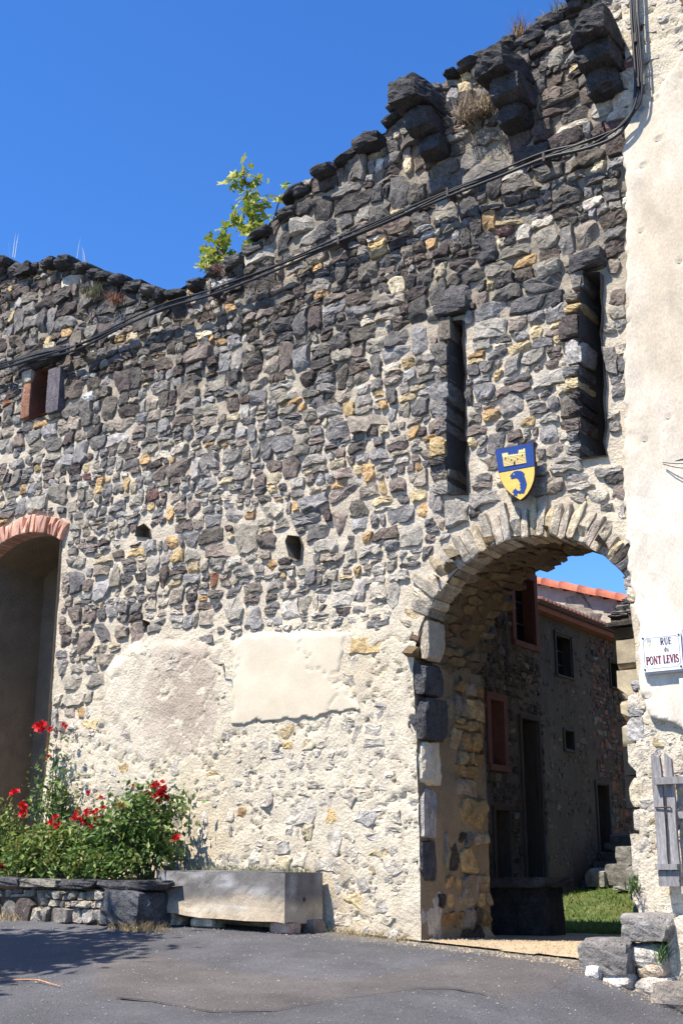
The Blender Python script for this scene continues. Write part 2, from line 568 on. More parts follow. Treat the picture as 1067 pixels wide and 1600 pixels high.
def pack_courses(x0, x1, z0_, z1, hs, seed, wave=.05, wf=(1.0, 2.6), tall=.14, split=.22):
    """Roughly coursed rubble: wavy beds, uneven uprights, some stones through two beds, some split into slabs."""
    rs = np.random.RandomState(seed)
    beds = [z0_]
    while beds[-1] < z1: beds.append(beds[-1] + hs[rs.randint(len(hs))] * rs.uniform(.9, 1.1))

    def bed(k, x):
        x = np.asarray(x, float); k = min(k, len(beds) - 1)
        return beds[k] + wave * 3.2 * (fbm(x * .45 + 3, x * 0 + beds[k] * .5, seed, 2) - .5) + wave * .9 * (vnoise(x * 2.2, x * 0 + k * 7.3, seed + 1) - .5) + wave * .55 * (vnoise(x * 6, x * 0 + k * 3.1, seed + 2) - .5)
    cells = []; taken = {}

    def add(quad):
        P = np.array(quad); c = P.mean(0)
        cells.append((P, (float(c[0]), float(c[1])), math.sqrt(abs(poly_area(P))) * .5))
    for k in range(len(beds) - 1):
        x = x0 + rs.uniform(0, .2); tilt = rs.normal(0, .012)
        occ = sorted(taken.get(k, []))
        while x < x1:
            h = beds[k + 1] - beds[k]
            hit = [o for o in occ if o[0] - .03 < x < o[1]]
            if hit:
                x = hit[0][1]; tilt = hit[0][2]; continue
            w = h * rs.uniform(*wf) * (1.0 if rs.rand() < .8 else .55)
            nxt = [o[0] for o in occ if o[0] > x]
            t2 = rs.normal(0, .018)
            xe = x + w; last = False
            if nxt and xe > nxt[0] - .08:
                xe = nxt[0]; t2 = [o[2] for o in occ if o[0] == xe][0]
            kt = k + 1
            if rs.rand() < tall and .12 < xe - x < .4 and k + 2 < len(beds):
                kt = k + 2; taken.setdefault(k + 1, []).append((x, xe, t2))
            n = max(2, int((xe - x) / .07) + 1)
            ts = np.linspace(0, 1, n)
            bx = lerp(x - tilt, xe - t2, ts); tx = lerp(x + tilt, xe + t2, ts)
            lo_ = np.stack([bx, bed(k, bx)], -1); hi_ = np.stack([tx, bed(kt, tx)], -1)
            q = rs.rand()
            if q < split and xe - x > .12:
                f = rs.uniform(.35, .65); g = f + rs.normal(0, .08)
                md = lerp(lo_, hi_, lerp(f, g, ts)[:, None])
                add(list(lo_) + list(md[::-1])); add(list(md) + list(hi_[::-1]))
            elif q < split + .10 and xe - x > .16:
                f = rs.uniform(.25, .75); j = max(1, min(n - 2, int(f * n)))
                if n > 2:
                    add(list(lo_[:j + 1]) + list(hi_[:j + 1][::-1])); add(list(lo_[j:]) + list(hi_[j:][::-1]))
                else: add(list(lo_) + list(hi_[::-1]))
            else: add(list(lo_) + list(hi_[::-1]))
            x = xe; tilt = t2
    return cells


def fit_cells(cells, outl, excl, margin=.012):
    """Pull cell corners off the openings and the outline; drop what is left too small."""
    P = np.concatenate([c[0] for c in cells]); idx = np.cumsum([0] + [len(c[0]) for c in cells])
    cen = np.array([c[1] for c in cells])
    moved = np.zeros(len(P), bool); bad = np.zeros(len(cells), bool)
    for poly, out in [(outl, True)] + [(e, False) for e in excl]:
        m = inside(poly, P[:, 0], P[:, 1]) != out
        if m.any():
            q, _ = nearest_on(poly, P[m]); d = q - P[m]; L = np.maximum(np.hypot(*d.T), 1e-6)[:, None]
            P[m] = q + d / L * np.minimum(margin, L)
            moved |= m
        bad |= (inside(poly, cen[:, 0], cen[:, 1]) != out)
    res = []
    for k, c in enumerate(cells):
        if bad[k]: continue
        p = P[idx[k]:idx[k + 1]]
        if moved[idx[k]:idx[k + 1]].any() and abs(poly_area(p)) < .3 * abs(poly_area(c[0])): continue
        cc = p.mean(0)
        if moved[idx[k]:idx[k + 1]].any():
            sm = np.concatenate([lerp(cc, p, .6), lerp(p, np.roll(p, -1, 0), .5) * .9 + cc * .1])
            if any(inside(e, sm[:, 0], sm[:, 1]).any() for e in excl): continue
        res.append((p, (float(cc[0]), float(cc[1])), c[2]))
    return res


def outline(P, gap, n=12, rs=None, jit=0.05):
    c = P.mean(0)
    d = P - c; L = np.hypot(*d.T)
    P = c + d * np.maximum(0.35, 1 - gap / np.maximum(L, 1e-5))[:, None]
    Q = np.empty((2 * len(P), 2)); nx = np.roll(P, -1, 0)
    cut = rs.uniform(.08, .24, (len(P), 1)); cut2 = rs.uniform(.08, .24, (len(P), 1))
    Q[0::2] = P * (1 - cut) + nx * cut; Q[1::2] = P * cut2 + nx * (1 - cut2)
    seg = np.roll(Q, -1, 0) - Q; sl = np.hypot(*seg.T); cum = np.concatenate([[0], np.cumsum(sl)])
    t = (np.arange(n) + rs.uniform(-.25, .25, n)) / n * cum[-1] % cum[-1]
    t.sort()
    k = np.clip(np.searchsorted(cum, t, side='right') - 1, 0, len(Q) - 1)
    f = ((t - cum[k]) / np.maximum(sl[k], 1e-9))[:, None]
    O = Q[k] + seg[k] * f
    size = math.sqrt(max(abs(poly_area(O)), 1e-6))
    return O + rs.normal(0, jit * size * .35, (n, 2))


def poly_area(P):
    x, y = P[:, 0], P[:, 1]
    return 0.5 * np.sum(x * np.roll(y, -1) - y * np.roll(x, -1))


def stone_geo(O, front, back, rs, bulge=0.03, rough=0.006, tilt=0.10, low=False):
    """O outline (n,2) -> verts (u,v,w), faces: a broken face made of a few flat facets"""
    n = len(O); c = O.mean(0)
    size = math.sqrt(abs(poly_area(O)))
    bulge = min(bulge, size * 0.25)
    pl = [(rs.normal(0, tilt, 2), 0.0)]
    for _ in range(rs.randint(1, 4)):
        th = rs.uniform(0, 6.283); g = rs.uniform(.25, .75)
        pl.append((-g * np.array((math.cos(th), math.sin(th))), size * rs.uniform(.02, .20)))

    def top(P):
        d = P - c
        return np.min([d @ a + o for a, o in pl], axis=0)
    t1 = rs.uniform(.86, .95)
    rings = [(1.0, None), (rs.uniform(.98, 1.0), 'edge'), (t1, 'top')] + ([] if low else [(0.5, 'top')])
    V = []
    for k, (s_, w) in enumerate(rings):
        P = c + (O - c) * s_
        if w is None:
            ww = np.full(n, -back)
        elif w == 'edge':
            ww = front + top(P) - bulge * rs.uniform(.45, 1.0, n)
        else:
            if k > 1: P = P + rs.normal(0, .022 * size, P.shape)
            ww = front + top(P) + rs.normal(0, rough * .45, n)
        V.append(np.c_[P, ww])
    cp = c + rs.normal(0, .08 * size, 2)
    V.append(np.array([[cp[0], cp[1], front + float(top(cp[None])[0]) + rs.normal(0, rough * .4)]]))
    V = np.concatenate(V)
    F = []
    m = len(rings)
    for k in range(m - 1):
        for i in range(n):
            j = (i + 1) % n
            F.append((k * n + i, k * n + j, (k + 1) * n + j, (k + 1) * n + i))
    for i in range(n):
        F.append(((m - 1) * n + i, (m - 1) * n + (i + 1) % n, m * n))
    if poly_area(O) < 0:
        F = [f[::-1] for f in F]
    return V, F


_net = {}
def cube_net(n):
    if n not in _net:
        V = {}; L = []; F = []
        def vid(p):
            k = tuple(round(q, 5) for q in p)
            if k not in V: V[k] = len(L); L.append(k)
            return V[k]
        g = np.linspace(-1, 1, n + 1)
        for ax in range(3):
            for sg in (-1, 1):
                for i in range(n):
                    for j in range(n):
                        q = []
                        for (a, b) in ((g[i], g[j]), (g[i + 1], g[j]), (g[i + 1], g[j + 1]), (g[i], g[j + 1])):
                            p = [0, 0, 0]; p[ax] = sg; p[(ax + 1) % 3] = a; p[(ax + 2) % 3] = b; q.append(vid(p))
                        F.append(tuple(q) if sg > 0 else tuple(q[::-1]))
        _net[n] = (np.array(L), F)
    return _net[n]


def rock(size, seed, sub=3, box=0.55, chips=9, rough=0.05):
    """A faceted block: rounded cube, planes chipped off, roughened."""
    rs = np.random.RandomState(seed)
    V, F = cube_net({2: 4, 3: 5, 4: 8}[sub]); V = V.copy()
    S = V / np.linalg.norm(V, axis=1, keepdims=True) * 1.12
    V = lerp(S, V, box)
    for _ in range(chips):
        nrm = rs.normal(0, 1, 3); nrm /= np.linalg.norm(nrm)
        ext = (V @ nrm).max(); d = ext * rs.uniform(.74, .97)
        ov = V @ nrm - d
        V = V - np.clip(ov, 0, None)[:, None] * nrm * 0.95
    n1 = fbm(V[:, 0] * 2.1 + V[:, 2] * 1.3 + seed, V[:, 1] * 2.3 - V[:, 2] * 1.7 + seed * 3, seed, 3) - .5
    V = V * (1 + rough * 2.4 * n1[:, None]) + rs.normal(0, rough * .25, V.shape)
    return V * np.array(size) * 0.5, F


def stone_col(kind, rs):
    v = rs.uniform(0.75, 1.3)
    if kind == 'dark':
        b = [(0.076, 0.070, 0.066), (0.082, 0.079, 0.080), (0.088, 0.072, 0.060), (0.105, 0.094, 0.080), (0.070, 0.057, 0.054), (0.094, 0.088, 0.082)][rs.randint(6)]
    elif kind == 'grey':
        b = [(0.168, 0.156, 0.142), (0.180, 0.175, 0.172), (0.21, 0.183, 0.150), (0.120, 0.114, 0.110), (0.148, 0.122, 0.106), (0.25, 0.235, 0.205), (0.185, 0.170, 0.142)][rs.randint(7)]
    elif kind == 'ochre':
        b = [(0.46, 0.33, 0.16), (0.50, 0.39, 0.22), (0.42, 0.27, 0.13), (0.48, 0.40, 0.27)][rs.randint(4)]
    elif kind == 'red':
        b = [(0.22, 0.10, 0.065), (0.30, 0.14, 0.08), (0.16, 0.085, 0.075)][rs.randint(3)]
    elif kind == 'pale':
        b = [(0.46, 0.40, 0.31), (0.42, 0.37, 0.31), (0.38, 0.35, 0.31), (0.50, 0.44, 0.34), (0.33, 0.30, 0.27)][rs.randint(5)]
        v = rs.uniform(.85, 1.12)
    elif kind == 'brown':
        b = [(.15, .11, .075), (.115, .085, .06), (.17, .13, .09)][rs.randint(3)]
    elif kind == 'white':
        b = (0.6, 0.57, 0.5); v = 1
    return np.array(b) * v * (np.array((1.04, 1.0, .95)) if kind in ('dark', 'grey') else 1.0)


# ------------------------------------------------------------------ the castle wall
T = 1.30                                    # wall thickness
AC, AR = (1.16, 2.41), 1.20                 # arch centre and radius on the front face
wall = thing("castle_wall", "tall ruined rubble stone castle wall pierced by the big arched gateway", "wall")
top_px = [(-60, 402), (0, 404), (30, 412), (60, 408), (100, 402), (140, 418), (180, 432), (215, 438), (262, 460), (285, 446), (315, 432), (340, 408), (375, 392),
          (400, 372), (420, 345), (455, 318), (462, 288), (500, 270), (540, 245), (552, 225), (600, 205), (618, 165), (690, 130), (712, 105),
          (745, 78), (800, 62), (822, 66), (840, 26), (872, 12), (905, 4)]
top = [W(*p) for p in top_px]
top = [(-12.0, 8.75), (-9.5, 8.9), (-7.6, 8.8)] + top[1:] + [(2.2, 9.55), (2.4, 11.0), (6.5, 11.2)]
OUT = [(6.5, -0.9), (-12.0, -0.9)] + top
jr = [W(980, 893), W(990, 1000), W(997, 1080), W(990, 1160), W(994, 1220), W(1000, 1280), W(997, 1340), W(997, 1420), (2.05, -0.9)]
arc = [(AC[0] + AR * math.cos(t), AC[1] + AR * math.sin(t)) for t in np.linspace(math.pi, math.radians(34), 40)]
ARCH = [(0.0, -0.9), (0.0, 1.0), (-0.02, 2.0)] + arc + jr[1:]
# recess on the left: segmental head through three surveyed points
def circ3(a, b, c):
    A = np.array([[2 * (b[0] - a[0]), 2 * (b[1] - a[1])], [2 * (c[0] - a[0]), 2 * (c[1] - a[1])]])
    B = np.array([b[0] ** 2 + b[1] ** 2 - a[0] ** 2 - a[1] ** 2, c[0] ** 2 + c[1] ** 2 - a[0] ** 2 - a[1] ** 2])
    o = np.linalg.solve(A, B); return o, math.hypot(a[0] - o[0], a[1] - o[1])


RL, RR, RD = -6.62, -5.13, 1.08
RC, RRAD = circ3((RL, 4.50), ((RL + RR) / 2, 4.75), (RR, 4.57))
t0 = math.atan2(4.57 - RC[1], RR - RC[0]); t1 = math.atan2(4.50 - RC[1], RL - RC[0])
rec_arc = [(RC[0] + RRAD * math.cos(t), RC[1] + RRAD * math.sin(t)) for t in np.linspace(t0, t1, 16)]
RECESS = [(RL, -0.9), (RR - .02, -0.9), (RR, 2.3), (RR, 4.2)] + rec_arc
WIN = [W(47, 655), W(90, 637), W(88, 572), W(60, 578), W(52, 600)]
SLIT1 = [W(700, 775), W(729, 772), W(727, 640), W(722, 500), W(704, 502), W(697, 640)]
SLIT2 = [W(905, 715), W(945, 712), W(941, 560), W(937, 425), W(908, 427), W(903, 560)]
def ragged(poly, amp, step=.06, seed=0):
    out = []
    n = len(poly); r_ = np.random.RandomState(seed)
    for k in range(n):
        a = np.array(poly[k]); b = np.array(poly[(k + 1) % n]); L = np.hypot(*(b - a)); m = max(1, int(L / step))
        nn = np.array((-(b - a)[1], (b - a)[0])) / max(L, 1e-6)
        for i in range(m):
            out.append(tuple(a + (b - a) * i / m + nn * r_.normal(0, amp)))
    return out


SL1, SL2 = SLIT1, SLIT2
SLIT1, SLIT2 = ragged(SLIT1, .007, .11, 1), ragged(SLIT2, .008, .12, 2)
HOLES = [[W(452, 870), W(462, 877), W(470, 874), W(472, 850), W(468, 838), W(450, 836), W(446, 846)], [W(212, 838), W(236, 840), W(234, 826), W(226, 818), W(214, 824)],
         [W(224, 984), W(235, 985), W(234, 972), W(224, 968)]]
OPEN = [ARCH, RECESS, WIN, SLIT1, SLIT2] + HOLES
PATCH = [W(363, 1006), W(385, 988), W(470, 986), W(548, 984), W(540, 1020), W(534, 1050), W(552, 1085), W(565, 1108), W(520, 1117), W(440, 1127), W(366, 1131), W(361, 1070)]
PATCH = PATCH
ROUGH = [W(155, 1060), W(185, 1010), W(240, 985), W(330, 985), W(362, 1000), W(360, 1130), W(352, 1195), W(300, 1215), W(232, 1215), W(165, 1190), W(148, 1130)]
COAT = [W(984, 196), W(1005, 180), W(1067, 88), (4.2, 8.9), (6.5, 9.2), (6.5, 1.7), (2.62, 1.72), W(1020, 1120), W(1004, 1085), W(1002, 1055), W(1000, 1000), W(1004, 975), W(992, 962), W(991, 925),
        W(984, 890), W(980, 820), W(977, 740), W(981, 660), W(979, 560), W(982, 420), W(980, 300), W(976, 240)]


def zone_low(x, z):
    lim = np.interp(x, [-12, -5.1, -4.6, -3.3, -2.2, -0.8, -0.1, 1.2, 2.0, 2.44, 2.54], [1.5, 1.8, 2.4, 3.2, 3.05, 3.05, 3.15, 3.4, 3.6, 3.7, 12])
    return sstep(0.62, -0.62, (z - lim) + 0.5 * (fbm(x * 1.4, z * 1.4, 40) - .5))


def zone_up(x, z):
    lim = np.interp(x, [-12, -5, -2.5, 0, 1.5, 2.4], [6.6, 6.5, 5.8, 5.9, 5.9, 5.8])
    return sstep(-0.9, 0.9, (z - lim) + 1.6 * (fbm(x * .9, z * .9, 41) - .5))


def relief(x, z):
    """outward height of the mortar bed"""
    lo, up = zone_low(x, z), zone_up(x, z)
    base = lerp(-0.036, -0.070, up); base = lerp(base, 0.012, lo)
    amp = lerp(0.030, 0.05, up); amp = lerp(amp, 0.026, lo)
    w = 0.05 * (fbm(x * .5, z * .5, 60, 2) - .5)
    lump = fbm(x * 5, z * 6.5, 61, 4) - .5
    ridge = np.abs(fbm(x * 2.6 + .7, z * 3.4, 62, 4) - .5)
    crack = np.where(ridge < 0.012, -0.03, 0.0) * lo
    return base + w + amp * lump + crack


def mortar_col(x, z):
    lo, up = zone_low(x, z)[:, None], zone_up(x, z)[:, None]
    c = lerp(np.array((0.54, 0.465, 0.355)), np.array((0.27, 0.23, 0.175)), up)
    c = lerp(c, np.array((0.60, 0.525, 0.40)), lo)
    t = np.clip((fbm(x * .8, z * .8, 70) - .48) * 4, 0, 1)[:, None] * lo
    c = lerp(c, np.array((0.60, 0.49, 0.33)), t * .5)
    t2 = np.clip((fbm(x * 2.2, z * 1.6, 71) - .52) * 5, 0, 1)[:, None]
    c = lerp(c, c * np.array((.78, .76, .75)), t2 * .6)
    return c


def rim_dist(poly, x, z):
    return nearest_on(poly, np.stack([x, z], -1))[1]


def wall_sheet(name, res, bx, outl, holes, hf, cf, mat, parent, skirt=0.0):
    xs = np.arange(bx[0], bx[1] + res, res); zs = np.arange(bx[2], bx[3] + res, res)
    X, Z = np.meshgrid(xs, zs, indexing='ij'); nx, nz = X.shape
    cx = X[:-1, :-1] + res / 2; cz = Z[:-1, :-1] + res / 2
    keep = inside(outl, cx, cz)
    for h in holes:
        keep &= ~inside(h, cx, cz)
    touch = np.zeros((nx, nz), int); tot = np.zeros((nx, nz), int)
    for di in (0, 1):
        for dj in (0, 1):
            touch[di:nx - 1 + di, dj:nz - 1 + dj] += keep; tot[di:nx - 1 + di, dj:nz - 1 + dj] += 1
    bd = (touch > 0) & (touch < 4)
    P = np.stack([X[bd], Z[bd]], -1)
    best = np.full(len(P), 1e9); Q = P.copy()
    for poly in [outl] + list(holes):
        q, d = nearest_on(poly, P); m = d < best
        Q[m] = q[m]; best[m] = d[m]
    near = best < res * 1.5
    P[near] = Q[near]
    X[bd] = P[:, 0]; Z[bd] = P[:, 1]
    x, z = X.ravel(), Z.ravel()
    V = np.stack([x, -hf(x, z), z], -1)
    i, j = np.nonzero(keep)
    a = i * nz + j
    F = np.stack([a, a + nz, a + nz + 1, a + 1], -1)
    if skirt:
        e = {}
        for f in F:
            for k in range(4):
                p, q = f[k], f[(k + 1) % 4]
                if (q, p) in e: del e[(q, p)]
                else: e[(p, q)] = 1
        base = len(V); extra = []; FF = []
        for p, q in e:
            extra += [V[p] + (0, skirt, 0), V[q] + (0, skirt, 0)]
            FF.append((q, p, base + len(extra) - 2, base + len(extra) - 1))
        V = np.concatenate([V, np.array(extra)]); F = np.concatenate([F, np.array(FF)])
    used = np.unique(F); rm = np.full(len(V), -1); rm[used] = np.arange(len(used))
    V = V[used]; F = rm[F]
    return obj(name, V, F, mat, parent, True, cf(V[:, 0], V[:, 2]))


wall_sheet("mortar_bed", 0.022, (-8.4, 4.4, -0.6, 10.2), OUT, OPEN, relief, mortar_col, M_MORTAR, wall)
# the rest of the masonry body: back, top, reveals
mb = MB()
rear = [(0.0, -0.9), (0.0, 2.5)] + [(AC[0] + (1.21 + .02 * math.sin(t * 23)) * math.cos(t), 2.5 + (1.21 + .02 * math.sin(t * 31)) * math.sin(t)) for t in np.linspace(math.pi, 0, 60)] + [(2.36, -0.9)]
wall_sheet("back_face", 0.10, (-12.0, 6.5, -0.9, 11.2), OUT, [rear], lambda x, z: x * 0 - T, lambda x, z: np.array((0.2, 0.17, 0.13)) + 0 * x[:, None], M_MORTAR, wall)
for a, b in zip(OUT, OUT[1:] + OUT[:1]):
    mb.add([(a[0], .03, a[1]), (b[0], .03, b[1]), (b[0], T, b[1]), (a[0], T, a[1])], [(0, 3, 2, 1)], (0.10, 0.09, 0.08))
for x0, x1, zt in ((-12, -8.4, 8.7), (4.4, 6.5, 10.9)):
    mb.add([(x0, .03, -.9), (x1, .03, -.9), (x1, .03, zt), (x0, .03, zt)], [(0, 1, 2, 3)], (0.3, 0.26, 0.2))
mb.build("masonry_core", M_MORTAR, wall)

mb = MB()
def reveal(poly, y1, c, back=True):
    n = len(poly)
    for k in range(n):
        a = poly[k]; b = poly[(k + 1) % n]
        L = math.hypot(b[0] - a[0], b[1] - a[1]); m = max(1, int(L / 0.25)); q = max(1, int(y1 / 0.25))
        for i in range(m):
            for j in range(q):
                p0 = [a[t] + (b[t] - a[t]) * i / m for t in (0, 1)]; p1 = [a[t] + (b[t] - a[t]) * (i + 1) / m for t in (0, 1)]
                ya, yb = -0.01 + (y1 + .01) * j / q, -0.01 + (y1 + .01) * (j + 1) / q
                mb.add([(p0[0], ya, p0[1]), (p1[0], ya, p1[1]), (p1[0], yb, p1[1]), (p0[0], yb, p0[1])], [(0, 1, 2, 3)], c)
    if back:
        mb.add([(p[0], y1, p[1]) for p in poly], [tuple(range(n))], c)


reveal(SLIT1, 0.9, (0.10, 0.092, 0.085)); reveal(SLIT2, 0.9, (0.10, 0.092, 0.085))
reveal(WIN, 0.55, (0.16, 0.075, 0.05))
for h, d in zip(HOLES, (0.5, 0.16, 0.2)):
    reveal(h, d, (0.2, 0.17, 0.13))
mb.build("opening_reveals", M_MORTAR, wall)
mb = MB()
reveal(RECESS, RD, (0.27, 0.21, 0.145))
mb.C = [tuple(np.array(q) * (.7 + .6 * float(fbm(np.array([v[1] * 2 + v[0]]), np.array([v[2] * 1.5]), 141)[0]))) for q, v in zip(mb.C, mb.V)]
mb.build("recess_plaster", M_MORTAR, wall)

# plaster areas lying over the masonry
wall_sheet("plaster_patch", 0.022, (-2.6, -0.5, 1.9, 3.3), ragged(PATCH, .016, .07, 3), [],
           lambda x, z: 0.022 - .03 * sstep(.05, .0, rim_dist(PATCH, x, z) + .07 * (fbm(x * 7, z * 7, 88) - .5)) * sstep(2.15, 2.3, z) + 0.05 * (fbm(x * .5, z * .5, 60, 2) - .5) + 0.006 * fbm(x * 6, z * 6, 81) - .016 * (np.abs(fbm(x * 1.1, z * 1.5, 87, 5) - .5) < .0045),
           lambda x, z: lerp(np.array((0.58, 0.50, 0.375)), np.array((0.66, 0.585, 0.46)), np.clip(fbm(x * 2.2, z * 2.6, 82) * 2.0 - .6 + (z - 2.75) * .9, 0, 1)[:, None]),
           M_PATCH, wall, 0.06)
wall_sheet("rough_plaster_patch", 0.022, (-4.7, -2.2, 1.4, 3.5), ragged(ROUGH, .04, .09, 4), [],
           lambda x, z: 0.004 - .05 * sstep(.22, 0, rim_dist(ROUGH, x, z) + .2 * (fbm(x * 6, z * 6, 89) - .5)) + 0.05 * (fbm(x * .5, z * .5, 60, 2) - .5) + 0.022 * fbm(x * 7, z * 8, 83, 5) + np.where(np.abs(fbm(x * 1.7, z * 1.3, 85, 4) - .5) < .006, -.02, 0),
           lambda x, z: lerp(np.array((0.62, 0.54, 0.42)), np.array((0.40, 0.32, 0.25)),
                             (np.clip(1.5 - np.hypot((x + 2.95) / .55, (z - 2.45) / .62) + .9 * (fbm(x * 3, z * 3, 84) - .5), 0, 1) * .85)[:, None]),
           M_MORTAR, wall, 0.05)
wall_sheet("render_coat", 0.028, (1.9, 6.5, 1.2, 10.0), ragged(COAT, .012, .06, 5), [],
           lambda x, z: 0.036 + 0.03 * (fbm(x * .7, z * .6, 90, 2) - .5) + 0.012 * fbm(x * 5, z * 4, 91) - .016 * (np.abs(fbm(x * .8, z * .55, 97, 5) - .5) < .0025) - .03 * (fbm(x * 9, z * 9, 98, 2) > .90) + 0.03 * np.exp(-((x - 2.32) / .1) ** 2) * (fbm(x * 8, z * 6, 92) - .3),
           lambda x, z: lerp(np.array((0.54, 0.45, 0.33)), np.array((0.66, 0.585, 0.475)), np.clip(fbm(x * 3.4, z * .35, 93) * 2.0 - .55 + (fbm(x * 1.1, z * 1.1, 94) - .5) * 1.2 + sstep(4.6, 3.6, z) * .35, 0, 1)[:, None]),
           M_PLASTER, wall, 0.09)

# main face stones
EXPAND = 0.02
vring = [(AC[0] + 1.53 * math.cos(t), AC[1] + 1.53 * math.sin(t)) for t in np.linspace(math.pi * 1.0, math.radians(28), 40)]
ARCH_X = [(-0.16, -0.9), (-0.18, 1.9)] + vring + [W(1004, 960)] + [(p[0] + 0.0, p[1]) for p in jr[2:]]
brick_out = [(RC[0] + (RRAD + .25) * math.cos(t), RC[1] + (RRAD + .25) * math.sin(t)) for t in np.linspace(t0 - .02, t1 + .02, 16)]
REC_X = [(RL - .03, -0.9), (RR + .03, -0.9), (RR + .04, 4.5)] + brick_out
EXCL = [ARCH_X, REC_X, WIN, SLIT1, SLIT2, HOLES[0], HOLES[1], HOLES[2], PATCH, COAT]
ROUGH_S = ROUGH


def edge_dummies(poly, inward, step=0.07, r=0.045):
    P = []
    n = len(poly); ar = poly_area(np.array(poly))
    for k in range(n):
        a = np.array(poly[k]); b = np.array(poly[(k + 1) % n]); L = np.hypot(*(b - a))
        if L < 1e-6: continue
        d = (b - a) / L; nrm = np.array((-d[1], d[0])) * (1 if ar > 0 else -1)
        for t in np.arange(step / 2, L, step):
            p = a + d * t + nrm * r * 0.9 * inward
            P.append((p[0], p[1], r))
    return P


dums = []
for h in EXCL:
    dums += edge_dummies(h, 1, 0.06, 0.04)


def allow_main(x, z, r):
    ok = inside(OUT, x, z + r * .75)
    for h in EXCL:
        ok &= ~inside(h, x, z)
    lo = zone_low(x, z)
    ok &= z > z0(x) - .1
    rgh = inside(ROUGH_S, x, z)
    rr = np.random.RandomState(int(abs(x.sum() * 1000)) % 99991).rand(len(x))
    ok &= ~(rgh & (rr < 0.93))
    ok &= ~((lo > .5) & (rr < 0.08) & (r < .12))
    # small stones thin out where the mortar is wide
    return ok


cells = pack_courses(-7.6, 4.3, -.35, 10.8, [.085, .105, .12, .135, .15, .165, .19], 21)
cells = fit_cells(cells, OUT, EXCL)
rq = np.random.RandomState(5)
cells = [c for c in cells if not (inside(ROUGH_S, c[1][0], c[1][1]) and rq.rand() < .9)]
rs = np.random.RandomState(77)
stones = []
for P, (cx, cz), r in cells:
    lo = float(zone_low(np.array([cx]), np.array([cz]))[0]); up = float(zone_up(np.array([cx]), np.array([cz]))[0])
    gap = lerp(lerp(lerp(.013, .007, float(sstep(3.2, 5.6, cz))), 0.004, up), 0.006, lo) * rs.uniform(.3, 2.2)
    gap = min(gap, r * .25)
    n = 14 if r > .08 else (11 if r > .045 else 9)
    O = outline(P, gap, n, rs, 0.16)
    if abs(poly_area(O)) < 2.5e-4: continue
    lo_m = lo
    lo = 1.0 if rs.rand() < lo_m else 0.0
    q = rs.rand()
    right_pale = cx > 2.35 and cz > 7
    if right_pale: kind = 'pale' if q < .7 else ('grey' if q < .9 else 'red')
    elif lo > .5: kind = 'pale' if q < .86 else ('ochre' if q < .93 else 'grey')
    elif up > .5:
        kind = 'dark' if q < .56 else ('grey' if q < .89 else ('ochre' if q < .96 else ('white' if q < .975 else ('pale' if q < .995 else 'red'))))
    else:
        kind = 'grey' if q < .70 else ('dark' if q < .79 else ('ochre' if q < .91 else ('pale' if q < .99 else 'red')))
    if r < .05 and q > .72 and lo < .5: kind = 'ochre' if q > .9 else ('pale' if up < .5 or q > .82 else 'grey')
    if r > .095 and kind in ('ochre', 'red', 'white') and lo < .5: kind = 'grey'
    col = stone_col(kind, rs)
    if kind in ('grey', 'dark') and lo < .5:
        k = sstep(3.2, 8.0, cz); col = col * lerp(1.45, 1.15, k)
    if lo > .5 and kind == 'grey': col = lerp(col * 1.9, np.array((.42, .38, .32)), .45)
    if lo > .5 and kind == 'pale': col = lerp(col * 1.08, np.array((.58, .51, .395)), rs.uniform(.1, .6))
    lo = lo_m
    bed = float(relief(np.array([cx]), np.array([cz]))[0]) - (0.0 if lo < .5 else .004)
    pr = lerp(lerp(rs.uniform(.022, .050), rs.uniform(.03, .080), up), rs.uniform(-.002, .016), lo)
    pr *= lerp(.55, 1.0, min(1, r / .1))
    front = bed + pr
    dark = kind == 'dark'
    V, F = stone_geo(O, front, 0.16, rs, bulge=lerp(0.026, 0.014, lo), rough=lerp(.007, .009, up), tilt=lerp(.07, .11, up), low=r < .045)
    V = np.stack([V[:, 0], -V[:, 2], V[:, 1]], -1)
    C = np.clip(col * (1 + rs.normal(0, .10, (len(V), 1))), .01, .9)
    dist = math.hypot(cx - CAM[0], CAM[1])
    vis = -6.9 < cx < 2.75 and cz < 9.3
    stones.append([abs(poly_area(O)) / dist ** 2 * (1 if vis else 0), V, F, C, dark])
stones.sort(key=lambda s: -s[0])
for s in stones[:300]:
    obj("stone", s[1], s[2], M_DARK if s[4] else M_STONE, wall, False, s[3], True)
for nm, mt, sel in (("rubble_stones", M_STONE, False), ("basalt_rubble_stones", M_DARK, True)):
    mb = MB()
    for s in stones[300:]:
        if s[4] == sel: mb.add(s[1], s[2], s[3])
    mb.build(nm, mt, wall)['kind'] = 'stuff'
print("stones", len(stones))

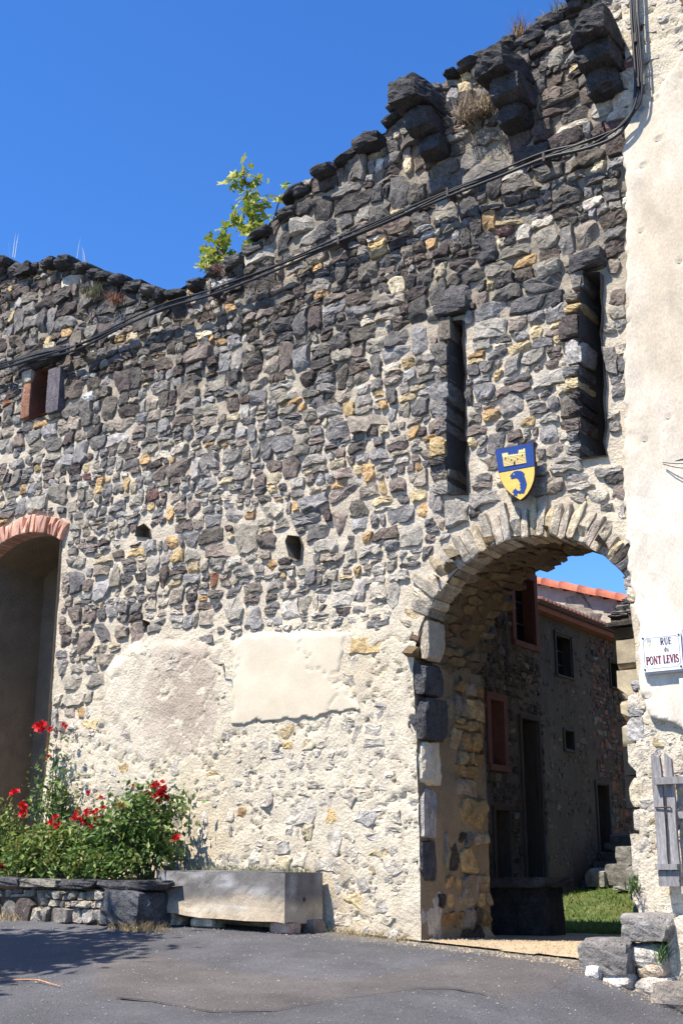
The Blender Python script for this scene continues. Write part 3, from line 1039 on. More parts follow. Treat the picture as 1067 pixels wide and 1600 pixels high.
# voussoirs of the gateway
t = math.pi - 0.36
k = 0
pal = ['pale', 'ochre', 'grey', 'pale', 'grey', 'pale', 'ochre', 'grey', 'pale', 'grey', 'pale', 'ochre', 'grey', 'pale', 'grey', 'grey', 'pale', 'ochre', 'pale', 'ochre', 'pale', 'pale', 'ochre', 'pale', 'grey', 'pale', 'pale', 'ochre', 'dark', 'dark', 'red', 'pale', 'grey', 'pale', 'ochre', 'pale', 'grey']
while t > math.radians(38):
    wdt = rs.uniform(0.072, 0.118) / 1.35
    ro = (1.50 if t > math.radians(58) else 1.42) + rs.uniform(-.07, .07); ri = AR - rs.uniform(0.0, .025)
    g = 0.003
    pts = []
    for ang, rad in ((t - g, ri), (t - g, (ri + ro) / 2), (t - g - .012, ro), (t - wdt / 2, ro + .015), (t - wdt + g + .012, ro), (t - wdt + g, (ri + ro) / 2), (t - wdt + g, ri), (t - wdt / 2, ri - .004)):
        pts.append((AC[0] + rad * math.cos(ang), AC[1] + rad * math.sin(ang)))
    O = np.array(pts) + rs.normal(0, .006, (8, 2))
    V, F = stone_geo(O, rs.uniform(.015, .045), 0.28, rs, 0.008, .004, .03)
    V = np.stack([V[:, 0], -V[:, 2], V[:, 1]], -1)
    kd = pal[k % len(pal)]
    cl = stone_col(kd, rs)
    if kd == 'grey': cl = lerp(cl * 1.5, np.array((.38, .33, .25)), .5)
    if kd in ('ochre', 'pale'): cl = lerp(cl, np.array((.47, .38, .26)), .5)
    obj("voussoir", V, F, M_STONE, wall, False, np.clip(cl * (1 + rs.normal(0, .1, (len(V), 1))), .01, .9), True)
    t -= wdt; k += 1
# bricks of the recess head
t = t0 - 0.015
while t < t1:
    wdt = 0.068 / RRAD
    ro = RRAD + 0.22 + rs.uniform(-.015, .015)
    pts = [(RC[0] + rad * math.cos(a), RC[1] + rad * math.sin(a)) for a, rad in ((t + .005 / RRAD, RRAD - .004), (t + wdt - .005 / RRAD, RRAD - .004), (t + wdt - .004 / RRAD, ro), (t + .004 / RRAD, ro))]
    V, F = stone_geo(np.array(pts), 0.034, 0.2, rs, 0.006, .002, .02, True)
    V = np.stack([V[:, 0], -V[:, 2], V[:, 1]], -1)
    cl = np.array((0.56, 0.29, 0.19)) * rs.uniform(.8, 1.2) + rs.uniform(0, .08)
    obj("brick", V, F, M_BRICK, wall, False, np.clip(cl * (1 + rs.normal(0, .06, (len(V), 1))), 0, .9), True)
    t += wdt


# squared corner stones on the left jamb
def quoin(name, px0, px1, py0, py1, depth, col, proud=.02, mat=None, seed=0):
    x0, zt = W(px0, (py0)); x1, zb = W(px1, py1)
    _, zt = W((px0 + px1) / 2, py0); _, zb = W((px0 + px1) / 2, py1)
    V, F = rock((x1 - x0, depth, zt - zb - .012), seed, 4, .88, 10, .06)
    V = V + np.array(((x0 + x1) / 2, depth / 2 - proud, (zt + zb) / 2))
    C = np.clip(np.array(col) * (1 + np.random.RandomState(seed).normal(0, .06, (len(V), 1))), .01, .9)
    return obj(name, V, F, mat or M_STONE, wall, False, C, True)


quoin("quoin", 646, 667, 1034, 1086, .34, (0.075, 0.073, 0.075), .018, M_DARK, 1)
quoin("quoin", 638, 668, 1088, 1156, .42, (0.06, 0.058, 0.062), .022, M_DARK, 2)
quoin("quoin", 612, 662, 1158, 1228, .34, (0.58, 0.51, 0.39), .004, M_MORTAR, 3)
quoin("quoin", 630, 664, 1230, 1310, .26, (0.33, 0.30, 0.27), .008, None, 4)
quoin("quoin", 640, 662, 1312, 1378, .3, (0.06, 0.06, 0.068), .015, M_DARK, 5)
quoin("quoin", 628, 661, 1380, 1478, .36, (0.48, 0.43, 0.36), .008, None, 6)
quoin("quoin", 655, 672, 968, 1030, .3, (0.44, 0.37, 0.28), .006, M_MORTAR, 7)

# inner faces of the passage: left jamb, vault, right jamb
def jamb_map(V, x, sgn):
    return np.stack([x + sgn * V[:, 2], V[:, 0], V[:, 1]], -1)


V, F = grid_sheet(np.arange(-.02, T + .01, 0.03), np.arange(-.3, 2.6, 0.03), lambda y, z: 0.0 + 0.035 * (fbm(y * 5, z * 5, 120) - .5))
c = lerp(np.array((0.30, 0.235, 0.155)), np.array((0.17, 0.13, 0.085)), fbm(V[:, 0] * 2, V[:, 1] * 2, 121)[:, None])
jb = np.stack([V[:, 2] + np.interp(V[:, 1], [1, 2.4], [0, -.035]), V[:, 0], V[:, 1]], -1)
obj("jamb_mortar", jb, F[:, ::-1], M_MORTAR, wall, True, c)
cl = pack_courses(0.26, T, -.12, 2.5, [.14, .19, .24, .28], 5, .05, (.9, 1.9), .15, .2)
cl = fit_cells(cl, [(.27, -.3), (T - .005, -.3), (T - .005, 2.48), (.27, 2.48)], [])
for P, (cy, cz), r in cl:
    q = rs.rand()
    kd = 'ochre' if q < .66 else ('pale' if q < .84 else 'dark')
    if cy < .72 and cz > .8 and rs.rand() < .75: continue
    O = outline(P, .012 if cy > .72 else .03, 12, rs, .16)
    if abs(poly_area(O)) < 8e-4: continue
    V, F = stone_geo(O, rs.uniform(.0, .02) + (.03 if cy > .8 else 0.01), .1, rs, .02, .004, .04)
    V = jamb_map(V, 0.0 if cz < 1.2 else -.015, 1)
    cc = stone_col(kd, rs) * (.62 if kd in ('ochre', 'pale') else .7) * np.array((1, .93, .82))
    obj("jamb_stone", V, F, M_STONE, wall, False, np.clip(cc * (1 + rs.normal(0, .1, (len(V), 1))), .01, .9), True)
# vault skin
nt, ny = 70, 36
A = np.linspace(math.pi + .02, math.radians(20), nt); Y = np.linspace(0.0, T, ny)
AA, YY = np.meshgrid(A, Y, indexing='ij')
cz_ = lerp(AC[1], 2.5, YY / T); rr_ = lerp(AR, 1.23, YY / T) - 0.05 * (fbm(AA * 9, YY * 4, 130) - .5)
V = np.stack([AC[0] + rr_ * np.cos(AA), YY, cz_ + rr_ * np.sin(AA)], -1).reshape(-1, 3)
i, j = np.meshgrid(np.arange(nt - 1), np.arange(ny - 1), indexing='ij'); a = (i * ny + j).ravel()
F = np.stack([a, a + 1, a + ny + 1, a + ny], -1)
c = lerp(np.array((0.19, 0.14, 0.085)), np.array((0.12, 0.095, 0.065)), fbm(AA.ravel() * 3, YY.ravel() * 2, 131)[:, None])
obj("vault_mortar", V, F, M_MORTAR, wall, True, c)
cl = pack(.32, T, 0.0, 3.0, [(0.055, 500), (0.042, 1800), (.03, 3500)], lambda y, s, r: (y < T - r * 1.6), 3.2, 9, (), .92)
mb = MB()
for P, (cy, s), r in cl:
    O = outline(P, .008, 9, rs, .06)
    if abs(poly_area(O)) < 6e-4: continue
    V, F = stone_geo(O, rs.uniform(.018, .032), .08, rs, .012, .003, .03, True)
    ang = math.pi - V[:, 1] / AR; rad = lerp(AR, 1.23, V[:, 0] / T) - V[:, 2]
    V = np.stack([AC[0] + rad * np.cos(ang), V[:, 0], lerp(AC[1], 2.5, V[:, 0] / T) + rad * np.sin(ang)], -1)
    kd = ['ochre', 'grey', 'grey', 'ochre', 'red'][rs.randint(5)]
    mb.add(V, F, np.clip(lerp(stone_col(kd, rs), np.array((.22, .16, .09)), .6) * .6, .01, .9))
mb.build("vault_stones", M_STONE, wall)['kind'] = 'stuff'
mb = MB()
for a, b in zip(jr[:-1], jr[1:]):
    for q in range(5):
        y0_, y1_ = T * q / 5, T * (q + 1) / 5
        mb.add([(a[0], y0_, a[1]), (b[0], y0_, b[1]), (b[0], y1_, b[1]), (a[0], y1_, a[1])], [(0, 1, 2, 3)], (0.42, 0.36, 0.28))
mb.build("right_jamb_face", M_MORTAR, wall)

# window dressing: reddish round post and a grey upright slab, dark lintel
def px_rock(name, px0, px1, py0, py1, y, depth, col, mat, seed, box=.8, chips=6, rough=.04, parent=wall, rot=0.0, sub=3):
    x0, _ = W(px0, (py0 + py1) / 2, y); x1, _ = W(px1, (py0 + py1) / 2, y)
    _, zt = W((px0 + px1) / 2, py0, y); _, zb = W((px0 + px1) / 2, py1, y)
    V, F = rock((x1 - x0, depth, zt - zb), seed, sub, box, chips, rough)
    if rot:
        cr, sr = math.cos(rot), math.sin(rot)
        V = np.stack([V[:, 0] * cr - V[:, 2] * sr, V[:, 1], V[:, 0] * sr + V[:, 2] * cr], -1)
    V = V + np.array(((x0 + x1) / 2, y, (zt + zb) / 2))
    C = np.clip(np.array(col) * (1 + np.random.RandomState(seed).normal(0, .08, (len(V), 1))), .008, .9)
    return obj(name, V, F, mat, parent, False, C, True)


px_rock("window_post", 41, 58, 601, 660, .10, .26, (0.30, 0.145, 0.09), M_STONE, 31, .45, 3, .03)
px_rock("window_post", 44, 60, 572, 602, .08, .24, (0.42, 0.36, 0.27), M_STONE, 32, .6, 5)
px_rock("window_jamb_slab", 81, 100, 578, 646, .02, .16, (0.115, 0.10, 0.11), M_STONE, 33, .95, 3, .02)
px_rock("window_lintel", 40, 108, 553, 578, .10, .34, (0.06, 0.056, 0.055), M_DARK, 34, .9, 5, .04, rot=.03)

# squared stones lining the left edge of both slits
for nm, pl_, ztop, zbot in (("slit_jamb_stone", SL1, 5.95, 4.15), ("slit_jamb_stone", SL2, 6.1, 4.3)):
    z = zbot; k = 0
    xz = sorted([(p[1], p[0]) for p in (pl_[0], pl_[5], pl_[4])])
    while z < ztop:
        hh = R.uniform(.10, .27)
        xe = float(np.interp(z + hh / 2, [q[0] for q in xz], [q[1] for q in xz]))
        L = R.uniform(.10, .22)
        V, F = rock((L, .42, hh - R.uniform(.012, .035)), 900 + k + int(ztop * 100), 4, .88, 8, .05)
        V = V + np.array((xe - L / 2 + .012 + R.uniform(-.03, .02), .21 - R.uniform(.0, .05), z + hh / 2))
        q = R.random(); cl_ = stone_col('ochre' if q < .12 else ('pale' if q < .2 else ('grey' if q < .85 else 'dark')), rs)
        obj(nm, V, F, M_STONE, wall, False, np.clip(cl_ * (1 + np.random.RandomState(k).normal(0, .1, (len(V), 1))), .01, .9), True)
        z += hh; k += 1
for a, b, c_, d in ((690, 742, 478, 500), (892, 950, 402, 428)):
    px_rock("slit_lintel", a, b, c_, d, .12, .4, (.075, .07, .07), M_DARK, 960 + a, .9, 6, .05)

# corbels: stacks of projecting basalt blocks
def corbel(blocks, seed):
    for k, (px, py, y, sx, sy, sz) in enumerate(blocks):
        x, z = W(px, py - 9, y)
        V, F = rock((sx * .68, sy * .68, sz * .80), seed + k, 4, .86, 12, .08)
        V = V + np.array((x, y + 0.07, z))
        C = np.clip(np.array((0.044, 0.042, 0.043)) * R.uniform(.9, 1.5) * (1 + np.random.RandomState(seed + k).normal(0, .1, (len(V), 1))), .008, .2)
        obj("corbel_block", V, F, M_DARK, wall, False, C, True)


corbel([(648, 160, -.32, .58, .9, .36), (662, 202, -.20, .46, .70, .30), (674, 236, -.10, .44, .50, .28)], 200)
corbel([(779, 116, -.32, .64, .9, .37), (798, 155, -.20, .50, .74, .30), (802, 190, -.12, .44, .50, .28)], 210)
corbel([(926, 62, -.30, .62, .9, .34), (934, 100, -.18, .56, .74, .32), (942, 135, -.1, .48, .50, .34)], 220)
# blocks along the broken top
prev = None
for k in range(len(top) - 1):
    (xa, za), (xb, zb) = top[k], top[k + 1]
    L = math.hypot(xb - xa, zb - za); m = max(1, int(L / .19))
    if xb < -8 or xa > 2.3: continue
    for q in range(m):
        f = (q + R.random() * .6 + .2) / m
        sx, sz = R.uniform(.15, .36), R.uniform(.09, .17)
        yy = R.uniform(.10, .22)
        V, F = rock((sx, R.uniform(.4, .6), sz), 300 + k * 7 + q, 2 if R.random() < .5 else 3, R.uniform(.5, .85), 8, .07)
        an = -math.atan2(zb - za, xb - xa) * .25
        cr, sr = math.cos(an), math.sin(an)
        V = np.stack([V[:, 0] * cr + V[:, 2] * sr, V[:, 1], -V[:, 0] * sr + V[:, 2] * cr], -1)
        V = V + np.array((lerp(xa, xb, f), yy, lerp(za, zb, f) - sz * R.uniform(.3, .7)))
        base = (0.05, 0.048, 0.048) if R.random() < .7 else (0.085, 0.08, 0.075)
        C = np.clip(np.array(base) * R.uniform(.7, 1.3) * (1 + np.random.RandomState(k).normal(0, .1, (len(V), 1))), .008, .3)
        obj("coping_stone", V, F, M_DARK, wall, False, C, True)
# rough blocks along the other gateway jamb
for k, (a, b, c_, d, col) in enumerate(((985, 1004, 905, 925, (.13, .13, .14)), (990, 1006, 925, 945, (.40, .33, .22)), (993, 1012, 1065, 1082, (.22, .23, .25)), (992, 1020, 1084, 1118, (.50, .44, .36)),
                                        (992, 1012, 1105, 1122, (.16, .17, .19)), (990, 1016, 1124, 1160, (.36, .35, .34)), (992, 1025, 1163, 1212, (.56, .49, .37)), (994, 1024, 1216, 1262, (.52, .44, .30)),
                                        (1001, 1030, 1264, 1300, (.48, .42, .34)), (998, 1026, 1304, 1372, (.54, .47, .36)), (996, 1048, 1376, 1424, (.50, .42, .33)), (1030, 1062, 1392, 1420, (.36, .36, .35)))):
    px_rock("jamb_block", a, b + R.randint(-3, 5), c_, d, .165, .34, lerp(np.array(col), np.array((.56, .48, .37)), .3), M_STONE, 400 + k, .92, 8, .05)

# nail holes, hooks and wires on the wall
mb = MB()
x, z = W(350, 1041); y = -.05
mb.tube([(x, -.02, z), (x + .01, -.10, z), (x + .09, -.11, z)], .007); mb.tube([(x + .09, -.11, z), (x + .115, -.11, z - .09)], .005)
tag(mb.build("wall_hook", M_METAL), "bent iron hook on the wall at the corner of the smooth plaster patch", "hook")
mb = MB()
p0 = Vector((W(1037, 724, -.05)[0], -.03, W(1037, 724, -.05)[1]))
for k in range(2):
    pts = [p0 + Vector((t * .5, -.05 - .05 * math.sin(t * 3.1), -.015 * k - (0.07 + .03 * k) * math.sin(t * math.pi * .9))) for t in np.linspace(0, 1, 9)]
    mb.tube(pts, .004, 5)
mb.tube([p0, p0 + Vector((.25, -.03, .012)), p0 + Vector((.55, -.03, 0.0))], .004, 5)
tag(mb.build("wire_loop", M_CABLE), "thin dark wire loop hanging from the smooth cream plaster at right", "wire")

# ------------------------------------------------------------------ cable bundle
cable = thing("cable_bundle", "bundle of black cables strung across the stone wall and up beside the plaster", "cables")
cpx = [(-60, 578), (0, 573), (60, 556), (120, 541), (200, 505), (265, 478), (330, 456), (420, 421), (530, 376), (620, 337), (700, 301), (780, 272), (850, 246), (910, 228), (955, 208), (978, 190), (993, 165), (998, 130), (995, 80), (991, 30), (988, -40)]
for k in range(4):
    pts = []
    for i, (a, b) in enumerate(cpx):
        yb = -.13
        x, z = W(a, b, yb)
        s = math.sin(i * 1.7 + k * 2.1) * .018
        vert = i >= 16
        pts.append((x + (k * .022 - .03 if vert else 0), yb + .012 * math.sin(k * 2 + i) - (.0 if vert else 0), z + (0 if vert else (k - 1.5) * .022 + s)))
    fine = []
    for i in range(len(pts) - 1):
        a = Vector(pts[i]); b = Vector(pts[i + 1]); p_ = Vector(pts[max(i - 1, 0)]); n_ = Vector(pts[min(i + 2, len(pts) - 1)])
        for q in range(4):
            t = q / 4
            fine.append(0.5 * ((2 * a) + (b - p_) * t + (2 * p_ - 5 * a + 4 * b - n_) * t * t + (3 * a - p_ - 3 * b + n_) * t ** 3))
    fine.append(Vector(pts[-1]))
    m = MB(); m.tube(fine, [.016, .013, .010, .012][k], 6)
    m.build("cable", M_CABLE, cable, True)
for (a, b) in ((120, 541), (330, 456), (530, 376), (700, 301), (850, 246), (997, 130), (993, 60)):
    x, z = W(a, b, -.13)
    m = MB(); m.box(x - .012, x + .012, -.155, .02, z - .05, z + .05); m.build("cable_clip", M_METAL, cable, centre=True)

# ------------------------------------------------------------------ coat of arms shield
shield = thing("coat_of_arms", "blue and yellow shield with castle and dolphin hung above the gateway", "shield")
M_BLUE = plain("heraldic blue paint", (0.012, 0.045, 0.20), 0.4, 0.4)
M_YEL = plain("heraldic yellow paint", (0.72, 0.46, 0.10), 0.4, 0.4)
M_CREAM = plain("pale yellow paint", (0.78, 0.62, 0.27), 0.45, 0.35)
M_INK = plain("dark paint", (0.02, 0.018, 0.02), 0.5, 0.3)
YS = -0.15


def SZ(zx, zy, y=YS):
    return W(760 + zx * 100 / 1067, 680 + zy * 120 / 1280, y)


sh_out = [(140, 232), (450, 176), (775, 112), (790, 310), (800, 520), (803, 640), (785, 760), (740, 880), (680, 980), (620, 1045), (560, 1085), (500, 1050), (420, 1000), (330, 920), (270, 830), (225, 730), (195, 630), (165, 420)]
O = [SZ(*p) for p in sh_out]
m = MB(); m.prism(O, lambda x, z: (x, YS + .035, z), lambda x, z: (x, YS + .002, z)); m.build("board", plain("board edge brown", (0.05, 0.03, 0.02)), shield)
def flat_part(name, pts, mat, lift, parent):
    P = [SZ(*p) for p in pts]
    m = MB(); m.prism(P, lambda x, z: (x, YS + .0035 - lift, z), lambda x, z: (x, YS - lift, z)); return m.build(name, mat, parent)


flat_part("blue_chief", [(150, 240), (450, 186), (768, 124), (783, 310), (793, 512), (200, 622), (170, 420)], M_BLUE, .002, shield)
flat_part("yellow_field", [(203, 634), (794, 524), (797, 640), (778, 760), (735, 876), (675, 975), (615, 1038), (560, 1076), (500, 1040), (425, 990), (338, 914), (278, 826), (233, 730)], M_YEL, .0025, shield)
castle = [(258, 300), (278, 318), (292, 292), (308, 316), (322, 288), (338, 312), (350, 284), (366, 330), (388, 340), (408, 318), (425, 336), (450, 312), (470, 330), (492, 308), (512, 322), (532, 306), (538, 240), (555, 262), (575, 236), (592, 258), (612, 228), (628, 224), (640, 224), (650, 340), (664, 465), (480, 500), (290, 524), (275, 410)]
cs = flat_part("castle_emblem", castle, M_CREAM, .006, shield)
m = MB()
for k in range(8):
    zy = 345 + k * 24
    a = SZ(262 + k * 4, zy + 12, YS); b = SZ(655, zy - 50 + 0, YS)
    if k < 1: a = SZ(540, 300); b = SZ(648, 283)
    dz = .0022
    m.add([(a[0], YS - .0075, a[1] - dz), (b[0], YS - .0075, b[1] - dz), (b[0], YS - .0075, b[1] + dz), (a[0], YS - .0075, a[1] + dz)], [(0, 1, 2, 3)])
m.build("masonry_line", plain("ochre line", (0.36, 0.22, 0.05)), cs)
for zx, zy, w_, h_ in ((318, 395, 10, 16), (415, 420, 9, 14), (517, 405, 9, 14), (597, 340, 10, 16), (468, 470, 14, 32)):
    P = [SZ(zx - w_, zy - h_), SZ(zx - w_, zy + h_), SZ(zx + w_, zy + h_), SZ(zx + w_, zy - h_)]
    m = MB(); m.add([(p[0], YS - .008, p[1]) for p in P], [(0, 1, 2, 3)]); m.build("castle_opening", M_INK, cs)
dolphin = [(388, 690), (420, 640), (455, 608), (510, 592), (560, 598), (575, 590), (580, 606), (612, 612), (610, 632), (636, 642), (626, 664), (645, 720), (660, 770), (672, 815), (664, 860), (650, 900), (636, 935), (625, 970), (600, 972), (572, 965), (565, 980), (540, 975), (520, 960), (515, 985), (505, 1025), (480, 1005), (452, 1008), (455, 975), (425, 945), (450, 935), (440, 905), (468, 912), (480, 880), (498, 905), (525, 930), (560, 925), (575, 890), (552, 880), (572, 850), (548, 830), (566, 800), (545, 780), (530, 740), (500, 716), (460, 722), (420, 735), (400, 722), (430, 712)]
dn = flat_part("dolphin_emblem", dolphin, M_BLUE, .006, shield)
P = SZ(458, 655); m = MB()
m.add([(P[0] + .006 * math.cos(k), YS - .008, P[1] + .006 * math.sin(k)) for k in np.linspace(0, 5.24, 6)], [tuple(range(6))]); m.build("eye", M_CREAM, dn)
for zx, zy in ((300, 400), (690, 380)):
    P = SZ(zx, zy); m = MB(); m.tube([(P[0], YS + .035, P[1]), (P[0], .03, P[1])], .012); m.build("bracket", M_METAL, shield)

# ------------------------------------------------------------------ street sign
sign = thing("street_sign", "white enamel street name plate RUE du PONT LEVIS beside the gateway", "sign")
YP = -0.115
sx0, sz_t = W(1001, 998, YP); _, sz_b = W(1001, 1050, YP)
sx1, _ = W(1064.5, 1020, YP)
zT = W(1001, 994, YP)[1]; zB = W(1002, 1051, YP)[1]
sw, sh = sx1 - sx0, zT - zB
M_ENAMEL = plain("white enamel", (0.78, 0.78, 0.78), 0.25, 0.5, namp=.04)
M_SLAB = plain("pale grey painted backing", (0.52, 0.54, 0.60), 0.7, 0.2)
M_RED = plain("dark red lettering", (0.19, 0.012, 0.02), 0.4, 0.4)
M_BLK = plain("dark lettering", (0.04, 0.025, 0.035), 0.4, 0.4)


def round_rect(x0, x1, z0_, z1, r, n=5):
    P = []
    for cx, cz, a in ((x1 - r, z1 - r, 0), (x0 + r, z1 - r, 1), (x0 + r, z0_ + r, 2), (x1 - r, z0_ + r, 3)):
        for k in range(n):
            q = math.pi / 2 * (a + k / (n - 1)); P.append((cx + r * math.cos(q), cz + r * math.sin(q)))
    return P


m = MB(); m.prism(round_rect(sx0 - .02, sx1 + .015, zB - .015, zT + .035, .03), lambda x, z: (x, .0, z), lambda x, z: (x, YP + .02, z)); m.build("backing_slab", M_SLAB, sign)
m = MB(); m.prism(round_rect(sx0, sx1, zB, zT, .012), lambda x, z: (x, YP + .019, z), lambda x, z: (x, YP, z)); m.build("plate", M_ENAMEL, sign)


def strokes(m, items, ox, oz, sx, sz, y):
    for pts, wd in items:
        wd = wd * sz
        P = [(ox + p[0] * sx, oz + p[1] * sz) for p in pts]
        for a, b in zip(P[:-1], P[1:]):
            d = np.array(b) - np.array(a); L = np.hypot(*d); d = d / max(L, 1e-9); nn = np.array((-d[1], d[0])) * wd / 2
            e = d * wd * .15
            q = [np.array(a) - nn - e, np.array(b) - nn + e, np.array(b) + nn + e, np.array(a) + nn - e]
            m.add([(v[0], y, v[1]) for v in q], [(0, 1, 2, 3)])


def arcp(cx, cy, rx, ry, a0, a1, n=10):
    return [(cx + rx * math.cos(math.radians(t)), cy + ry * math.sin(math.radians(t))) for t in np.linspace(a0, a1, n)]


TH, TN = .17, .07
def stem(x): return ([(x, 0.03), (x, .97)], TH)
def ser(x, y, w=.15): return ([(x - w, y), (x + w, y)], TN)
bowl = [([(.2, .965), (.46, .965)], TN), (arcp(.44, .735, .22, .23, 90, -90), .13), ([(.2, .505), (.46, .505)], TN)]
GL = {
    'R': ([stem(.2), ser(.2, .03, .18), ser(.1, .965, .09)] + bowl + [([(.40, .5), (.68, .03)], TH), ser(.70, .03, .10)], .84),
    'P': ([stem(.2), ser(.2, .03, .18), ser(.1, .965, .09)] + bowl, .74),
    'U': ([([(.2, .97), (.2, .3)], TH), (arcp(.42, .28, .22, .25, 180, 360), .11), ([(.64, .28), (.64, .97)], .09), ser(.2, .965), ser(.64, .965, .12)], .84),
    'E': ([stem(.2), ([(.05, .965), (.62, .965)], TN), ([(.05, .035), (.64, .035)], TN), ([(.2, .51), (.5, .51)], TN), ([(.6, .97), (.6, .78)], TN), ([(.63, .03), (.63, .24)], TN), ([(.5, .4), (.5, .62)], TN)], .74),
    'O': ([(arcp(.42, .5, .32, .46, 0, 360, 22), .12), ([(.12, .35), (.12, .65)], .07), ([(.72, .35), (.72, .65)], .07)], .86),
    'N': ([([(.17, .03), (.17, .97)], .08), ([(.17, .95), (.70, .05)], .17), ([(.70, .03), (.70, .97)], .08), ser(.17, .03, .13), ser(.14, .965, .12), ser(.70, .965, .13)], .9),
    'T': ([stem(.36), ([(.05, .965), (.67, .965)], TN), ser(.36, .03), ([(.07, .97), (.07, .76)], TN), ([(.65, .97), (.65, .76)], TN)], .74),
    'L': ([stem(.2), ser(.2, .965), ([(.05, .035), (.62, .035)], TN), ([(.61, .03), (.61, .26)], TN)], .7),
    'V': ([([(.12, .96), (.38, .05)], TH), ([(.40, .05), (.66, .96)], .08), ser(.12, .965, .13), ser(.66, .965, .12)], .78),
    'I': ([stem(.2), ser(.2, .03, .17), ser(.2, .965, .17)], .42),
    'S': ([(arcp(.33, .74, .21, .21, 20, 180, 8), .10), ([(.13, .72), (.2, .58), (.46, .44), (.54, .3)], .17), (arcp(.33, .26, .22, .21, 0, -165, 8), .10), ([(.53, .80), (.54, .94)], .06), ([(.12, .22), (.11, .05)], .06)], .66),
    'd': ([(arcp(.3, .32, .2, .28, 0, 360, 16), .10), ([(.52, .03), (.52, .97)], .12), ser(.56, .03, .08), ser(.45, .965, .07)], .7),
    'u': ([([(.18, .62), (.18, .2)], .12), (arcp(.34, .2, .17, .16, 180, 330), .08), ([(.54, .03), (.54, .62)], .12), ser(.12, .62, .07), ser(.48, .62, .07), ser(.58, .03, .07)], .72),
}


def word(name, text, cx, zbase, height, width, mat):
    tot = sum(GL[ch][1] if ch != ' ' else .4 for ch in text)
    s = width / tot; x = cx - width / 2
    m = MB()
    for ch in text:
        if ch == ' ': x += .4 * s; continue
        g, adv = GL[ch]
        strokes(m, g, x + .02 * s, zbase, s, height, YP - .003); x += adv * s
    m.build(name, mat, sign)


word("lettering", "RUE", sx0 + sw * .62, zB + sh * .70, sh * .185, sw * .29, M_BLK)
word("lettering", "du", sx0 + sw * .62, zB + sh * .505, sh * .14, sw * .12, M_BLK)
word("lettering", "PONT LEVIS", sx0 + sw * .50, zB + sh * .19, sh * .225, sw * .83, M_RED)
m = MB()
b0, b1, c0, c1, nt_ = sx0 + sw * .05, sx1 - sw * .05, zB + sh * .08, zT - sh * .08, sw * .08
bp = [(b0 + nt_, c1), (b1 - nt_, c1), (b1 - nt_ * .3, c1 - nt_ * .5), (b1, c1 - nt_), (b1, c0 + nt_), (b1 - nt_ * .6, c0 + nt_ * .6), (b1 - nt_, c0), (b0 + nt_, c0), (b0 + nt_ * .6, c0 + nt_ * .6), (b0, c0 + nt_), (b0, c1 - nt_), (b0 + nt_ * .6, c1 - nt_ * .6), (b0 + nt_, c1)]
strokes(m, [(bp, .003)], 0, 0, 1, 1, YP - .003); m.build("border_line", M_BLK, sign)
for ax, az in ((.045, .93), (.955, .93), (.045, .07), (.955, .07)):
    m = MB(); x, z = sx0 + sw * ax, zB + sh * az
    m.tube([(x, YP + .01, z), (x, YP - .006, z)], .009, 8); m.build("screw", M_METAL, sign, centre=True)
cw, chh = sw * .10, sh * .20; ccx, ccz = sx0 + sw * .19, zB + sh * .80
cr = [(-.5, .5), (.5, .5), (.5, -.05), (.3, -.35), (0, -.5), (-.3, -.35), (-.5, -.05)]
m = MB(); m.add([(ccx + p[0] * cw, YP - .003, ccz + p[1] * chh) for p in cr], [tuple(range(7))[::-1]]); crest = m.build("small_crest", plain("faded yellow", (0.62, 0.58, 0.33)), sign)
m = MB(); m.add([(ccx + p[0] * cw, YP - .005, ccz + p[1] * chh) for p in ((-.5, .5), (.5, .5), (.5, .1), (-.5, .1))], [(3, 2, 1, 0)]); m.build("crest_band", plain("faded blue", (0.35, 0.40, 0.50)), crest)
m = MB(); m.box(sx1 + .018, sx1 + .12, -.10, .0, zB - .0, zT + .02); tag(m.build("red_panel", plain("red enamel", (0.32, 0.03, 0.03))), "edge of a red panel right next to the street name plate", "panel")
x0_, zt_ = W(1060, 1060, -.08); zb_ = W(1060, 1140, -.08)[1]
m = MB(); m.box(x0_, x0_ + .2, -.08, .0, zb_, zt_); tag(m.build("utility_box", plain("pale grey painted metal", (0.62, 0.64, 0.70))), "pale grey box on the wall below the street name plate", "box")

# ------------------------------------------------------------------ wooden rack at the right edge
rack = thing("wooden_rack", "weathered grey wooden plank rack leaning on the wall below the street sign", "rack")
def plank(name, px0, px1, py0, py1, y0, y1, seed, taper=0.0, chamf=0.0):
    a = W(px0, py0, y0); b = W(px1, py0, y0); c_ = W(px1, py1, y0); d = W(px0, py1, y0)
    zt, zb = max(a[1], b[1]), (c_[1] + d[1]) / 2
    x0_, x1_ = (a[0] + d[0]) / 2, (b[0] + c_[0]) / 2
    n = 8; V = []; F = []
    r_ = np.random.RandomState(seed)
    for i in range(n + 1):
        z = lerp(zb, zt, i / n); w1, w2 = r_.normal(0, .002, 2)
        tp = taper if i == n else 0
        V += [(x0_ + w1 + tp, y0, z), (x1_ + w2 - tp, y0, z - chamf * (i == n)), (x1_ + w2 - tp, y1, z - chamf * (i == n)), (x0_ + w1 + tp, y1, z)]
    for i in range(n):
        for k in range(4):
            F.append((i * 4 + k, i * 4 + (k + 1) % 4, i * 4 + 4 + (k + 1) % 4, i * 4 + 4 + k))
    F += [(3, 2, 1, 0), (n * 4, n * 4 + 1, n * 4 + 2, n * 4 + 3)]
    g = r_.uniform(.9, 1.15)
    return obj(name, V, F, M_WOOD, rack, False, np.array((0.235 * g, 0.22 * g, 0.215 * g)), True)


